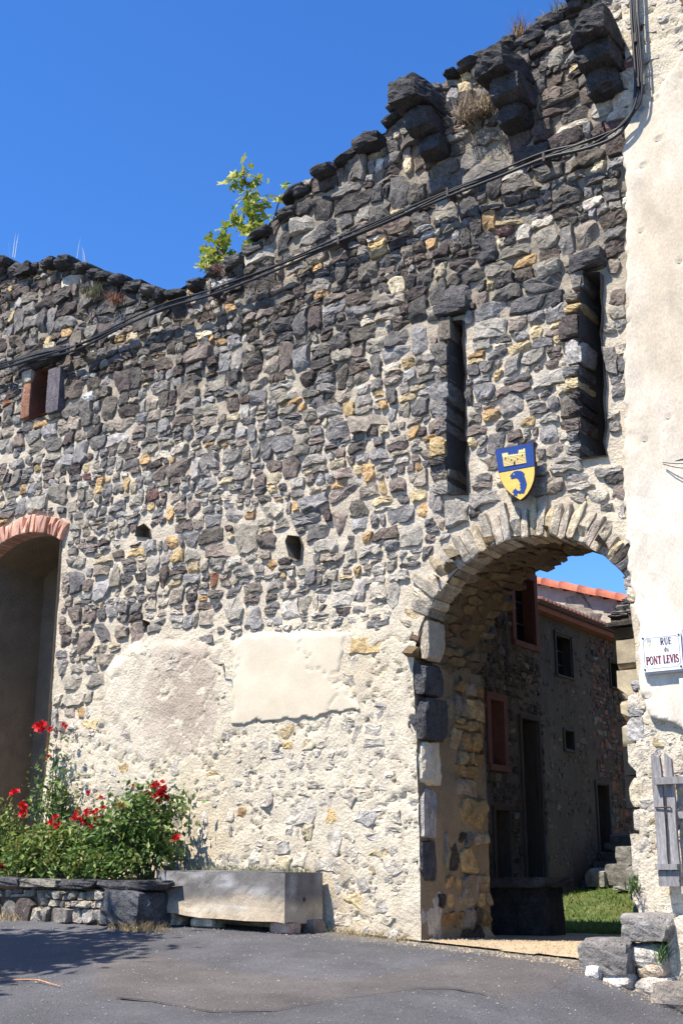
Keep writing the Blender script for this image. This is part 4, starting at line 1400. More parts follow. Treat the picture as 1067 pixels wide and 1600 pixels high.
plank("upright_plank", 1022, 1038, 1178, 1385, -.14, -.10, 1, .008, .03)
plank("upright_plank", 1043, 1055, 1176, 1385, -.14, -.10, 2, .006, .05)
plank("crossbar", 1020, 1110, 1215, 1224, -.20, -.142, 3)
plank("crossbar", 1023, 1057, 1350, 1359, -.20, -.142, 4)
plank("crossbar", 1059, 1110, 1268, 1278, -.20, -.142, 5)
plank("foot_board", 1028, 1060, 1361, 1385, -.17, -.143, 7)
m = MB(); a = W(1022, 1262, -.16); b = W(1046, 1261, -.16)
m.tube([(a[0], -.15, a[1]), (b[0], -.16, b[1]), (b[0] + .01, -.12, b[1] - .03)], .006, 6); m.tube([(b[0] - .05, -.15, b[1]), (b[0] - .045, -.155, b[1] - .09)], .005, 6)
m.build("iron_latch", M_METAL, rack)

# ------------------------------------------------------------------ boulders at the foot of the right jamb
def boulder(label, px0, px1, py0, py1, y, depth, col, seed, box=.6, mat=None, rot=0.0, name="boulder", rough=.05):
    x0_, _ = W(px0, (py0 + py1) / 2, y); x1_, _ = W(px1, (py0 + py1) / 2, y)
    zt = W((px0 + px1) / 2, py0, y)[1]; zb = W((px0 + px1) / 2, py1, y)[1]
    V, F = rock((x1_ - x0_, depth, zt - zb), seed, 4, box, 8, rough)
    if rot:
        cr_, sr_ = math.cos(rot), math.sin(rot); V = np.stack([V[:, 0] * cr_ - V[:, 1] * sr_, V[:, 0] * sr_ + V[:, 1] * cr_, V[:, 2]], -1)
    V = V + np.array(((x0_ + x1_) / 2, y + depth * .3, (zt + zb) / 2))
    C = np.clip(np.array(col) * (1 + np.random.RandomState(seed).normal(0, .06, (len(V), 1))), .01, .9)
    return tag(obj(name, V, F, mat or M_STONE, None, False, C, True), label, "stone", "stones at the foot of the right gate jamb")


boulder("long grey squared stone block lying beside the gravel threshold", 908, 985, 1466, 1522, -.42, .42, (0.17, 0.155, 0.142), 501, .86, M_STONE, rough=.06)
boulder("grey pitted stone block stacked topmost at the right jamb foot", 974, 1048, 1427, 1476, -.32, .40, (0.24, 0.22, 0.20), 502, .85)
boulder("pale rounded stone directly under the pitted grey block", 978, 1040, 1474, 1512, -.30, .40, (0.52, 0.47, 0.40), 503, .6)
boulder("flat tan stone wedged low beneath the pale rounded stone", 996, 1042, 1502, 1530, -.30, .36, (0.46, 0.36, 0.26), 504, .5)
boulder("small white stone propping the left end of the long grey block", 915, 938, 1508, 1534, -.50, .22, (0.60, 0.57, 0.52), 505, .5)
boulder("pale stone under the middle of the long grey block", 942, 985, 1518, 1548, -.45, .32, (0.48, 0.43, 0.37), 506, .6)
boulder("large dark weathered stone at the lower right corner by the road", 1010, 1100, 1536, 1586, -.50, .5, (0.19, 0.165, 0.14), 507, .55)
boulder("broad pale stone half buried behind the dark corner stone", 985, 1050, 1525, 1562, -.34, .4, (0.44, 0.39, 0.33), 508, .55)
boulder("tall tan plastered base block standing at the right picture edge", 1040, 1110, 1432, 1540, -.16, .4, (0.56, 0.48, 0.36), 509, .9)

# ------------------------------------------------------------------ stone trough on blocks
yf, yb = -0.67, -0.08
xl, xr = W(244, 1392, yf)[0], W(445, 1400, yf)[0]
trough = thing("stone_trough", "long weathered stone trough planted with grass in front of the wall", "trough", ((xl + xr) / 2, (yf + yb) / 2, .13))
zt_l, zt_r = W(244, 1360, yf)[1], W(445, 1363, yf)[1]
zb_px = [(244, 1424), (280, 1428), (300, 1433), (320, 1437), (352, 1438), (384, 1441), (415, 1438), (432, 1434), (445, 1449 - 9)]
zb_px = [(244, 1425), (275, 1427), (292, 1431), (312, 1434), (350, 1436), (384, 1439), (410, 1440), (430, 1440), (445, 1443)]
n = 40; nzv = 12
def bot(x):
    bx = [W(a, b, yf)[0] for a, b in zb_px]; bz = [W(a, b, yf)[1] for a, b in zb_px]
    return np.interp(x, bx, bz)


mb = MB()
xsv = np.linspace(xl, xr, n)
def tcol(z, x):
    t = sstep(.30, .42, z + .08 * (vnoise(np.array([x * 4.]), np.array([z * 3.]), 3)[0] - .5) + .02 * math.sin(x * 4))
    base = lerp(np.array((0.43, 0.35, 0.25)), np.array((0.165, 0.152, 0.14)), t)
    w_ = max(0, vnoise(np.array([x * 5.]), np.array([z * 14.]), 9)[0] - .62) * 2.2
    return base + w_ * .25
def face(pts_fn, nu, nv):
    V = []; C = []
    for i in range(nu):
        for j in range(nv):
            p = pts_fn(i / (nu - 1), j / (nv - 1)); V.append(p); C.append(tcol(p[2], p[0] + p[1]))
    F = [(i * nv + j, (i + 1) * nv + j, (i + 1) * nv + j + 1, i * nv + j + 1) for i in range(nu - 1) for j in range(nv - 1)]
    mb.add(V, F, np.array(C))


def rim(x): return lerp(zt_l, zt_r, (x - xl) / (xr - xl))
def ff(u, v):
    x = lerp(xl, xr, u); z = lerp(float(bot(x)), rim(x), v)
    return (x, yf + .02 * (1 - v) * 0 + .012 * (vnoise(np.array([x * 7]), np.array([z * 8]), 2)[0] - .5) + .008 * (vnoise(np.array([x * 22]), np.array([z * 22]), 4)[0] - .5), z + (.003 * (vnoise(np.array([x * 11]), np.array([.5]), 12)[0] - .6) if v == 1 else 0))
face(ff, n, nzv)
face(lambda u, v: (xr + .008 * (vnoise(np.array([u * 5]), np.array([v * 5]), 5)[0] - .5) * (0 < u < 1), lerp(yf, yb, u), lerp(float(bot(xr)) + .01 * math.sin(u * 9), rim(xr), v)), 12, nzv)
face(lambda u, v: (xl, lerp(yb, yf, u), lerp(float(bot(xl)), rim(xl), v)), 6, 6)
face(lambda u, v: (lerp(xr, xl, u), yb, lerp(float(bot(lerp(xr, xl, u))), rim(lerp(xr, xl, u)), v)), 20, 4)
face(lambda u, v: (lerp(xl, xr, u), lerp(yb, yf, v), float(bot(lerp(xl, xr, u)))), n, 3)
# rim and hollow
w_ = .10
face(lambda u, v: (lerp(xl, xr, u), lerp(yf, yf + w_, v), rim(lerp(xl, xr, u))), 20, 3)
face(lambda u, v: (lerp(xl, xr, u), lerp(yb - w_, yb, v), rim(lerp(xl, xr, u))), 20, 3)
face(lambda u, v: (lerp(xl, xl + w_, v), lerp(yb - w_, yf + w_, u), rim(xl)), 4, 3)
face(lambda u, v: (lerp(xr - w_, xr, v), lerp(yf + w_, yb - w_, u), rim(xr)), 4, 3)
for (p0, p1) in (((xl + w_, yf + w_), (xr - w_, yf + w_)), ((xr - w_, yf + w_), (xr - w_, yb - w_)), ((xr - w_, yb - w_), (xl + w_, yb - w_)), ((xl + w_, yb - w_), (xl + w_, yf + w_))):
    face(lambda u, v: (lerp(p0[0], p1[0], u), lerp(p0[1], p1[1], u), lerp(rim(p0[0]), .45, v)), 4, 2)
mb.build("trough_body", M_TROUGH, trough)
m = MB(); m.add([(xl + w_, yf + w_, .555), (xr - w_, yf + w_, .555), (xr - w_, yb - w_, .555), (xl + w_, yb - w_, .555)], [(0, 1, 2, 3)], (.12, .09, .06)); m.build("soil", M_DIRT, trough)
m = MB(); m.tube([(xr + .006, lerp(yf, yb, .5), .36), (xr - .03, lerp(yf, yb, .5), .36)], .022, 8, (.01, .01, .01)); m.build("drain_hole", M_INK, trough)


def blades(n, fx, h0, h1, cols, seed, spread=.25, w=.004):
    r_ = np.random.RandomState(seed); V = []; F = []; C = []
    for k in range(n):
        x, y, z = fx(r_)
        h_ = r_.uniform(h0, h1); a = r_.rand() * 6.28; d = r_.normal(0, spread, 2) * h_
        c_ = np.array(cols[r_.randint(len(cols))]) * r_.uniform(.75, 1.25)
        b = len(V); ww = w * r_.uniform(.7, 1.3)
        V += [(x - ww * math.cos(a), y - ww * math.sin(a), z), (x + ww * math.cos(a), y + ww * math.sin(a), z),
              (x + d[0] * .4 + ww * .7 * math.cos(a), y + d[1] * .4 + ww * .7 * math.sin(a), z + h_ * .55), (x + d[0] * .4 - ww * .7 * math.cos(a), y + d[1] * .4 - ww * .7 * math.sin(a), z + h_ * .55), (x + d[0], y + d[1], z + h_ * .95)]
        F += [(b, b + 1, b + 2, b + 3), (b + 3, b + 2, b + 4)]
        C += [c_] * 5
    return V, F, np.array(C)


V, F, C = blades(700, lambda r: (r.uniform(xl + .5, xr - .02) if r.rand() < .8 else r.uniform(xl + .1, xr), r.uniform(yf + w_, yb - w_), .55), .05, .16, [(.20, .22, .10), (.30, .27, .13), (.25, .27, .20), (.10, .14, .04)], 4)
tag(obj("trough_grass", V, F, M_DRY, None, False, C), "short grey green grass growing in the stone trough", "grass", None, 'stuff')
for k, (a, b, c_, d, y, col, lab) in enumerate((
        (247, 274, 1426, 1434, -.58, (.50, .45, .36), "flat pale stone chip wedged directly under the trough's left end"),
        (246, 278, 1433, 1440, -.56, (.54, .49, .40), "lowest pale flat stone under the trough's left end"),
        (300, 334, 1434, 1447, -.58, (.50, .46, .39), "cream stone wedge under the trough's front edge"),
        (424, 452, 1437, 1459, -.60, (.42, .29, .23), "pinkish brick support under the trough's front right corner"),
        (474, 492, 1437, 1455, -.30, (.22, .17, .14), "brown block support under the trough's shaded end"))):
    x0_, z1_ = W(a, c_, y); x1_, _ = W(b, c_, y); zb__ = min(W(a, d, y)[1], float(ground((x0_ + x1_) / 2, y)))
    z1_ = W((a + b) / 2, c_, y)[1]
    V, F = rock((x1_ - x0_, .2, max(.04, z1_ - zb__)), 520 + k, 3, .92, 5, .03)
    V = V + np.array(((x0_ + x1_) / 2, y + .08, (z1_ + zb__) / 2))
    tag(obj("support_block", V, F, M_STONE, None, False, np.array(col), True), lab, "block", "supports under the stone trough")

# ------------------------------------------------------------------ flower bed with its dry-stone kerb
bed = thing("dry_stone_wall", "low dry stone retaining wall of the rose bed under dark slab coping", "low wall", (-3.6, -.95, .2))
YB = -.95
def bz_top(x): return float(np.interp(x, [W(0, 1382, YB)[0], W(240, 1392, YB)[0]], [W(0, 1384, YB)[1], W(240, 1392, YB)[1]]))
bxl, bxr = -6.2, W(168, 1420, YB)[0]
d_ = [(bxr + .03, zz, .04) for zz in np.arange(0, .7, .06)] + [(xx, bz_top(xx) + .03, .035) for xx in np.arange(-6.3, -2, .06)]
cl = pack_courses(bxl, bxr, .10, .62, [.085, .11, .14], 47, .04, (1.0, 2.4), .3, .25)
btop = [(bxl, bz_top(bxl)), (bxr, bz_top(bxr)), (bxr, -.2), (bxl, -.2)]
cl = [c for c in fit_cells(cl, btop, []) if c[1][1] > float(ground(c[1][0], YB)) - .02]
for P, (cx, cz), r in cl:
    O = outline(P, .006, 12, rs, .07)
    if abs(poly_area(O)) < 4e-4: continue
    V, F = stone_geo(O, rs.uniform(.0, .06), .12, rs, .03, .006, .12)
    V = np.stack([V[:, 0], YB - V[:, 2], V[:, 1]], -1)
    kd = ['grey', 'grey', 'pale', 'pale', 'dark', 'pale'][rs.randint(6)]
    obj("stone", V, F, M_STONE, bed, False, np.clip(stone_col(kd, rs) * (.85 if kd == 'pale' else 1.1), .01, .9), True)
m = MB(); m.box(bxl, bxr + .35, YB + .03, YB + .3, -.1, .38, (.10, .085, .07)); m.build("earth_fill", M_DIRT, bed)
x = bxl; k = 0
xend = W(243, 1385, YB)[0]
while x < xend - .05:
    L = min(R.uniform(.45, .8), xend - x)
    V, F = rock((L - .012, .42, R.uniform(.07, .10)), 560 + k, 3, .9, 7, .05)
    V = V + np.array((x + L / 2, YB + .12, bz_top(x + L / 2) + .045))
    col = (0.075, 0.072, 0.075) if k % 3 else (0.16, 0.145, 0.12)
    obj("coping_slab", V, F, M_DARK, bed, False, np.array(col) * R.uniform(.8, 1.2), True); x += L; k += 1
V, F = rock((W(222, 1410, YB)[0] - W(168, 1410, YB)[0] + .06, .5, .36), 590, 4, .7, 8, .06)
xc = (W(168, 1410, YB)[0] + W(222, 1410, YB)[0]) / 2
V = V + np.array((xc + .05, YB + .12, .29))
obj("corner_boulder", V, F, M_DARK, bed, False, np.array((0.085, 0.085, 0.092)), True)
V, F = grid_sheet(np.arange(-8, -2.2, .1), np.arange(YB + .2, .02, .1), lambda x, y: .46 + .05 * (fbm(x * 3, y * 3, 5) - .5) + .1 * (y - YB))
tag(obj("bed_soil", V, F, M_DIRT, None, True, np.array((.09, .07, .05))), None, None, None, 'structure')
V, F, C = blades(420, lambda r: ((lambda x: (x, YB - .10 + r.normal(0, .05), float(ground(x, YB - .1)) - .01))(r.choice([W(225, 1440, YB)[0], W(15, 1432, YB)[0], -2.5]) + r.normal(0, .17))), .04, .13, [(.42, .30, .15), (.36, .26, .13), (.5, .4, .24)], 8, .6)
tag(obj("dry_weeds", V, F, M_DRY, None, False, C), "straw coloured dry weeds at the foot of the low bed wall", "weeds", None, 'stuff')


# ------------------------------------------------------------------ roses
def leaves(mb_, centres, size, cols, r_, flat=.5):
    for (x, y, z) in centres:
        s = size * r_.uniform(.6, 1.25)
        n_ = np.array((r_.normal(0, 1), r_.normal(-.4, 1), r_.normal(.7, .8))); n_ /= np.linalg.norm(n_)
        a = np.cross(n_, r_.normal(0, 1, 3)); a /= np.linalg.norm(a); b = np.cross(n_, a)
        p = np.array((x, y, z)); c_ = np.array(cols[r_.randint(len(cols))]) * r_.uniform(.7, 1.3)
        fold = n_ * s * .18
        V = [p - a * s, p - a * s * .2 + b * s * .52 + fold, p + a * s, p - a * s * .2 - b * s * .52 + fold, p]
        mb_.add(V, [(0, 4, 1), (4, 2, 1), (0, 3, 4), (4, 3, 2)], c_)


GREENS = [(.09, .165, .035), (.12, .21, .042), (.16, .24, .055), (.06, .115, .028), (.23, .27, .08)]
YGREENS = [(.16, .23, .045), (.21, .26, .06), (.11, .18, .038), (.26, .25, .075)]


def bloom_mesh(seed):
    r_ = np.random.RandomState(seed); mb_ = MB()
    for ring, (n_, rad, up, wd) in enumerate(((3, .25, .55, .5), (5, .55, .38, .62), (6, .9, .05, .7))):
        for k in range(n_):
            a = 2 * math.pi * (k / n_) + ring * .5 + r_.uniform(-.2, .2)
            ca_, sa_ = math.cos(a), math.sin(a); c_ = np.array((.50, .012, .016)) * r_.uniform(.7, 1.25)
            o = np.array((ca_, sa_, 0)); tn = np.array((-sa_, ca_, 0)); zz = np.array((0, 0, 1.0))
            mb_.add([o * .1 - zz * .2, o * rad * .75 + tn * wd * .55 + zz * up * .8, o * rad * 1.05 + zz * (up + .12), o * rad * .75 - tn * wd * .55 + zz * up * .8], [(0, 3, 2), (0, 2, 1)], c_)
    return mesh_data("rose_bloom", mb_.V, mb_.F, M_PETAL, False, np.array(mb_.C))


BLOOMS = [bloom_mesh(s) for s in range(4)]


def rose(label, px0, px1, pyt, y, n, blooms, seed, cols=GREENS, zbase=.5, clumps=9, depth=.35, size=.034):
    r_ = np.random.RandomState(seed)
    xa = W(px0, 1300, y)[0]; xb = W(px1, 1300, y)[0]; zt = W((px0 + px1) / 2, pyt, y)[1]
    t_ = thing("rose_bush", label, "rose bush", ((xa + xb) / 2, y, zbase), "rose bushes along the wall")
    cx = (xa + xb) / 2
    st = MB(); lf = MB()
    tips = []
    for k in range(clumps):
        tx = r_.uniform(xa, xb); tz = lerp(zbase + .15, zt, r_.uniform(.35, 1.0)) - abs(tx - cx) / max(.1, xb - xa) * .25
        ty = y + r_.uniform(-depth, depth) * .8
        b0 = np.array((cx + r_.normal(0, .08), y + r_.normal(0, .05), zbase - .03))
        mid = (b0 + np.array((tx, ty, tz))) / 2 + np.array((r_.normal(0, .05), r_.normal(0, .05), .08))
        st.tube([b0, mid, (tx, ty, tz)], [.010, .007, .004], 5, (.09, .10, .05)); tips.append((mid, np.array((tx, ty, tz))))
    P = []
    for k in range(int(n * 1.2)):
        mid, tip = tips[r_.randint(len(tips))]
        f = r_.rand() ** .6; c_ = lerp(mid, tip, f)
        p = c_ + r_.normal(0, 1, 3) * np.array((.10, .10, .075))
        if p[2] < zbase: p[2] = zbase + abs(r_.normal(0, .08))
        if p[1] > -.04: p[1] = -.06
        P.append(p)
    leaves(lf, P, size * 1.15, cols, r_)
    st.build("stems", M_LEAF, t_); lf.build("foliage", M_LEAF, t_)
    tl = np.array(t_.location)
    for (bx_, by_, s) in blooms:
        yy = y - r_.uniform(.02, .16)
        xx, zz = W(bx_, by_, yy)
        o = link("rose_bloom", BLOOMS[r_.randint(4)], t_, tuple(np.array((xx, yy, zz)) - tl), (r_.uniform(.5, 1.3), r_.normal(0, .4), r_.uniform(-.5, 1.2)))
        o.scale = (s * 1.3, s * 1.3, s * 1.3)
    return t_


rr = np.random.RandomState(9)
def cluster(cx, cy, n, sx, sy, s): return [(cx + rr.normal(0, sx), cy + rr.normal(0, sy), s * rr.uniform(.7, 1.2)) for _ in range(n)]


rose("tall rose with three red blooms at the far left picture edge", -40, 60, 1262, -.62, 1100, [(24, 1238, .055), (36, 1259, .05), (37, 1271, .05), (2, 1352, .045), (20, 1240, .04)], 1, YGREENS, clumps=10)
rose("slender climbing rose on the pier beside the tall recess", 62, 104, 1128, -.16, 520, [(65, 1136, .075), (58, 1134, .055), (79, 1140, .035), (100, 1132, .03), (77, 1182, .03), (104, 1136, .03), (75, 1168, .022)], 2, GREENS, clumps=16, depth=.10, size=.030)
rose("low yellow green rose bush with a dense row of faded red blooms", 20, 150, 1292, -.66, 1700, cluster(125, 1283, 16, 14, 7, .032) + [(82, 1286, .045), (90, 1290, .04), (136, 1268, .035), (140, 1239, .035)], 3, YGREENS, clumps=16)
rose("dark green rose bush in the middle with loose red petals on top", 110, 215, 1268, -.60, 1900, cluster(160, 1270, 12, 14, 8, .026) + [(190, 1261, .05), (193, 1263, .04), (213, 1295, .03), (162, 1262, .03)], 4, GREENS, clumps=18)
rose("tallest dark rose bush crowned by a large crimson cluster next to the trough", 192, 268, 1232, -.50, 1900, cluster(243, 1237, 26, 13, 8, .034) + cluster(224, 1242, 6, 6, 4, .03) + [(276, 1309, .045), (213, 1296, .03)], 5, GREENS, clumps=18)
rose("lowest leafy bush without blooms spreading over the slab coping", 10, 225, 1325, -.78, 2300, [], 6, GREENS + YGREENS, clumps=26, depth=.12)
V, F, C = blades(160, lambda r: (W(r.uniform(285, 335), 1350, -.35)[0], r.uniform(-.5, -.1), .45), .1, .32, [(.16, .19, .09), (.3, .28, .2)], 18, .3)
tag(obj("bed_weeds", V, F, M_DRY, None, False, C), "thin grey green weeds between the rose bushes and the trough", "weeds", None, 'stuff')

# ------------------------------------------------------------------ plants on the ruined top
def maple_leaf(seed):
    r_ = np.random.RandomState(seed); V = [(0, 0, 0)]
    for k in range(10):
        a = math.pi * 2 * k / 10 + math.pi / 2
        rad = (1.0 if k % 2 == 0 else .48) * (1 if k not in (4, 6) else .8) * r_.uniform(.9, 1.1)
        V.append((rad * math.cos(a), rad * math.sin(a), r_.normal(0, .10)))
    F = [(0, k + 1, (k + 1) % 10 + 1) for k in range(10)]
    c_ = np.array([(.36, .38, .05), (.26, .32, .045), (.46, .44, .08), (.16, .23, .04)][seed % 4])
    return mesh_data("leaf", V, F, M_LEAF, False, np.repeat(c_[None], 11, 0))


ML = [maple_leaf(s) for s in range(6)]
sap = thing("maple_sapling", "young yellow green maple sapling sprouting from the broken wall top", "sapling", (W(395, 395, .2)[0], .2, W(395, 395, .2)[1]))
sl = np.array(sap.location)
r_ = np.random.RandomState(3)
bough = MB()
def branch(px_pts, n, y=.2, spread=.10, s=.085):
    P = [np.array((W(a, b, y)[0], y, W(a, b, y)[1])) for a, b in px_pts]
    bough.tube(P, [.013 - .008 * k / len(P) for k in range(len(P))], 5, (.12, .09, .05))
    for k in range(n):
        f = (0.15 + .85 * (k + r_.rand()) / n) * (len(P) - 1); i = min(int(f), len(P) - 2)
        p = lerp(P[i], P[i + 1], f - i) + r_.normal(0, spread, 3) * np.array((1, .8, .6))
        o = link("leaf", ML[r_.randint(6)], sap, tuple(p - sl), (r_.uniform(.2, 1.5), r_.normal(0, .5), r_.uniform(-2, 2)))
        q = s * r_.uniform(.6, 1.25); o.scale = (q, q, q)


branch([(408, 400), (400, 370), (392, 330), (385, 290), (378, 264)], 130, .2, .12)
branch([(400, 370), (375, 350), (366, 335)], 26, .15, .09)
branch([(408, 395), (425, 350), (436, 315), (440, 305)], 30, .22, .08, .075)
branch([(375, 412), (350, 400), (338, 385), (345, 372)], 34, .18, .10)
branch([(350, 405), (328, 408), (318, 418)], 26, .16, .09)
branch([(345, 405), (330, 395), (322, 404)], 16, .25, .08)
bough.build("branches", M_LEAF, sap)


def tuft(label, px, py, y, wpx, hm, n, cols, seed, spread=.35, cat="grass tuft"):
    x, z = W(px, py, y); wx = abs(W(px + wpx, py, y)[0] - x)
    V, F, C = blades(n, lambda r: (x + r.normal(0, wx * .45), y + r.normal(0, .08), z + r.normal(0, .015)), hm * .5, hm, cols, seed, spread, .0045)
    return tag(obj("grass_tuft", V, F, M_DRY, None, False, C, True), label, cat, "tufts growing on the old wall")


tuft("dry straw tuft hanging between the two left corbels", 742, 180, -.08, 30, .30, 420, [(.34, .26, .18), (.26, .20, .14), (.42, .34, .24)], 1, .55)
tuft("reddish green tuft on the wall top left of the rightmost corbel", 818, 70, .1, 16, .30, 300, [(.20, .17, .07), (.32, .13, .07), (.24, .2, .1)], 2, .35)
tuft("long green and rusty grass fringe on the highest wall top", 905, 18, .1, 42, .24, 600, [(.13, .15, .05), (.26, .15, .08), (.2, .19, .08)], 3, .4)
tuft("dull green moss tuft on the lower left wall face near the top", 148, 462, -.02, 16, .16, 240, [(.10, .11, .05), (.14, .13, .06)], 4, .5)
tuft("small rusty red tuft right of the green moss tuft", 181, 472, -.02, 8, .16, 160, [(.30, .13, .08), (.22, .12, .08)], 5, .5)
tuft("reddish tuft on the wall top beneath the sapling", 342, 430, .05, 10, .14, 140, [(.30, .14, .10), (.2, .12, .08)], 6, .5)
tuft("thin bleached stalk on the wall top at the far left", 22, 404, .15, 2, .55, 3, [(.6, .58, .5)], 7, .15)
tuft("thin bleached stalk on the rounded hump of the left wall top", 133, 412, .15, 2, .42, 3, [(.6, .58, .5)], 17, .15)
tuft("small green weed at the archway's right jamb foot", 996, 1392, .02, 7, .14, 130, [(.06, .12, .03), (.09, .16, .04)], 8, .5)
tuft("green weed between the boulders and the tan base block", 1038, 1500, -.30, 4, .16, 90, [(.06, .13, .03), (.1, .17, .05)], 9, .4)
V, F, C = blades(500, lambda r: (lambda x: (x, -.04 - abs(r.normal(0, .05)), float(ground(x, -.05)) - .01))(r.uniform(-1.4, -.1) if r.rand() < .7 else r.uniform(1.9, 2.7)), .02, .09, [(.40, .30, .16), (.2, .2, .08), (.3, .22, .12)], 19, .7)
tag(obj("foot_weeds", V, F, M_DRY, None, False, C), "sparse dry weeds along the foot of the stone wall", "weeds", None, 'stuff')
p = on_ground(60, 1537); q = on_ground(95, 1545); p2 = on_ground(8, 1535)
m = MB(); m.tube([(p2[0], p2[1], p2[2] + .02), (p[0], p[1], p[2] + .025), (q[0], q[1], q[2] + .015)], [.004, .007, .004], 5, (.42, .22, .12))
tag(m.build("dry_twig", M_STONE), "orange brown dry twig lying on the asphalt at left", "twig")

# ------------------------------------------------------------------ courtyard buildings seen through the gateway
def yz_map(x):
    return lambda V: np.stack([x + V[:, 2], V[:, 0], V[:, 1]], -1)


def H(px, py, x):
    p = survey(px, py, 0, x); return float(p[1]), float(p[2])


def rubble(name, cl, mapf, parent, kinds, seed, gap=.012, proud=(.01, .04), scale=1.0):
    r_ = np.random.RandomState(seed); mb_ = MB()
    for P, c_, r in cl:
        O = outline(P, gap, 9, r_, .07)
        if abs(poly_area(O)) < 6e-4: continue
        V, F = stone_geo(O, r_.uniform(*proud), .06, r_, .025, .005, .1, True)
        mb_.add(mapf(V), F, np.clip(stone_col(kinds[r_.randint(len(kinds))], r_) * scale, .008, .9))
    o = mb_.build(name, M_STONE, parent); o['kind'] = 'stuff'; return o


# nearest house: its flank runs straight back from the gate
C1 = -.8
h1 = thing("courtyard_house", "dark rubble stone house with pink framed windows on the left of the courtyard", "house", (C1 - 2, 3, 0))
yE = H(850, 1200, C1)[0]; HT = 4.72
def win_px(px0, px1, py0, py1, x):
    y0_, zt0 = H(px0, py0, x); y1_, _ = H(px1, py0, x); zt = H((px0 + px1) / 2, py0, x)[1]; zb = H((px0 + px1) / 2, py1, x)[1]
    return y0_, y1_, zb, zt


w1 = win_px(800, 830, 902, 1004, C1); w2 = win_px(763, 783, 1095, 1195, C1); d1 = win_px(771, 792, 1266, 1420, C1); d2 = win_px(812, 838, 1125, 1400, C1)
d1 = (d1[0], d1[1], float(ground(C1, d1[0])), d1[3]); d2 = (d2[0], d2[1], float(ground(C1, d2[0])), d2[3])
def rect(w): return [(w[0], w[2]), (w[1], w[2]), (w[1], w[3]), (w[0], w[3])]


def flank(name, x, y0_, y1_, ztf, rects, col, parent, mat=M_MORTAR, res=.06, seed=1):
    ys_ = np.arange(y0_, y1_ + res, res); zs_ = np.arange(-.3, 6.5, res)
    V, F = grid_sheet(ys_, zs_, lambda y, z: .03 * (fbm(y * 4, z * 4, seed) - .5))
    cy = V[F].mean(1)
    keep = cy[:, 1] < ztf(cy[:, 0])
    for r in rects: keep &= ~inside(rect(r), cy[:, 0], cy[:, 1])
    c_ = np.array(col) * (.75 + .5 * fbm(V[:, 0] * 1.5, V[:, 1] * .8, seed + 4))[:, None]
    V2 = np.stack([x + V[:, 2], np.minimum(V[:, 0], y1_), V[:, 1]], -1)
    return obj(name, V2, F[keep][:, ::-1] if False else F[keep], mat, parent, True, c_)


flank("wall", C1, T + .01, yE, lambda y: y * 0 + HT, [w1, w2, d1, d2], (.12, .105, .09), h1, seed=5)
m = MB()
m.add([(C1, yE, -.3), (C1 - 6, yE, -.3), (C1 - 6, yE, HT), (C1, yE, HT)], [(0, 1, 2, 3)], (.15, .13, .12)); m.add([(C1, T + .01, HT - .02), (C1, yE, HT - .02), (C1 - 6, yE, HT - .02), (C1 - 6, T + .01, HT - .02)], [(0, 1, 2, 3)], (.1, .09, .08))
m.build("far_wall", M_MORTAR, h1)
dm = []
for w in (w1, w2, d1, d2): dm += edge_dummies(rect((w[0] - .08, w[1] + .08, w[2] - .05, w[3] + .08)), 1, .07, .045)
rects1 = [rect((w[0] - .08, w[1] + .08, w[2], w[3] + .08)) for w in (w1, w2, d1, d2)]
def allow1(y, z, r):
    ok = (z < HT - r * .7) & (y < yE - r * .5)
    for q in rects1: ok &= ~inside(q, y, z)
    return ok
cl = pack_courses(T, yE, -.1, HT + .1, [.055, .07, .085, .10], 61, .03, (1.0, 2.6), .12, .2)
cl = fit_cells(cl, [(T, -.2), (yE, -.2), (yE, HT - .02), (T, HT - .02)], rects1)
rubble("rubble_stones", cl, yz_map(C1), h1, ['dark', 'dark', 'dark', 'dark', 'grey', 'grey', 'brown'], 62, .010, (.0, .03), .8)
M_PINK = attr_mat("pink window surround", nscale=6, namp=.15, base=(.17, .075, .058), rough=.85)
M_DOOR = attr_mat("brown boarded door", nscale=6, namp=.25, base=(.10, .045, .02), stretch=(1, 6, .8), rough=.7)


def opening(w, x, parent, fr=.07, depth=.16, pane=M_GLASS, frame_mat=M_PINK, name="window", bars=True):
    y0_, y1_, zb, zt = w
    wc = (.07, .06, .05)
    m = MB()
    m.box(x - depth, x + .03, y0_ - fr, y0_, zb, zt, wc); m.box(x - depth, x + .03, y1_, y1_ + fr, zb, zt, wc)
    m.box(x - depth, x + .034, y0_ - fr, y1_ + fr, zt, zt + fr, wc)
    if name == "window": m.box(x - depth, x + .05, y0_ - fr, y1_ + fr, zb - fr * .8, zb, wc)
    f = m.build(name, frame_mat, parent)
    m = MB(); m.box(x - depth - .01, x - depth + .01, y0_ - .01, y1_ + .01, zb - .01, zt + .01); m.build("pane" if name == "window" else "door_leaf", pane, f)
    if bars and name == "window":
        m = MB(); yc = (y0_ + y1_) / 2
        m.box(x - depth + .011, x - depth + .03, yc - .015, yc + .015, zb, zt, wc)
        for k in (1, 2): z = lerp(zb, zt, k / 3); m.box(x - depth + .012, x - depth + .029, y0_, y1_, z - .01, z + .01, wc)
        m.build("glazing_bar", M_WOOD, f)
    return f


opening(w1, C1, h1, .09); opening(w2, C1, h1, .09)
opening(d1, C1, h1, .05, .14, M_DOOR, M_WOOD, "door"); opening(d2, C1, h1, .05, .22, M_GLASS, M_WOOD, "door")

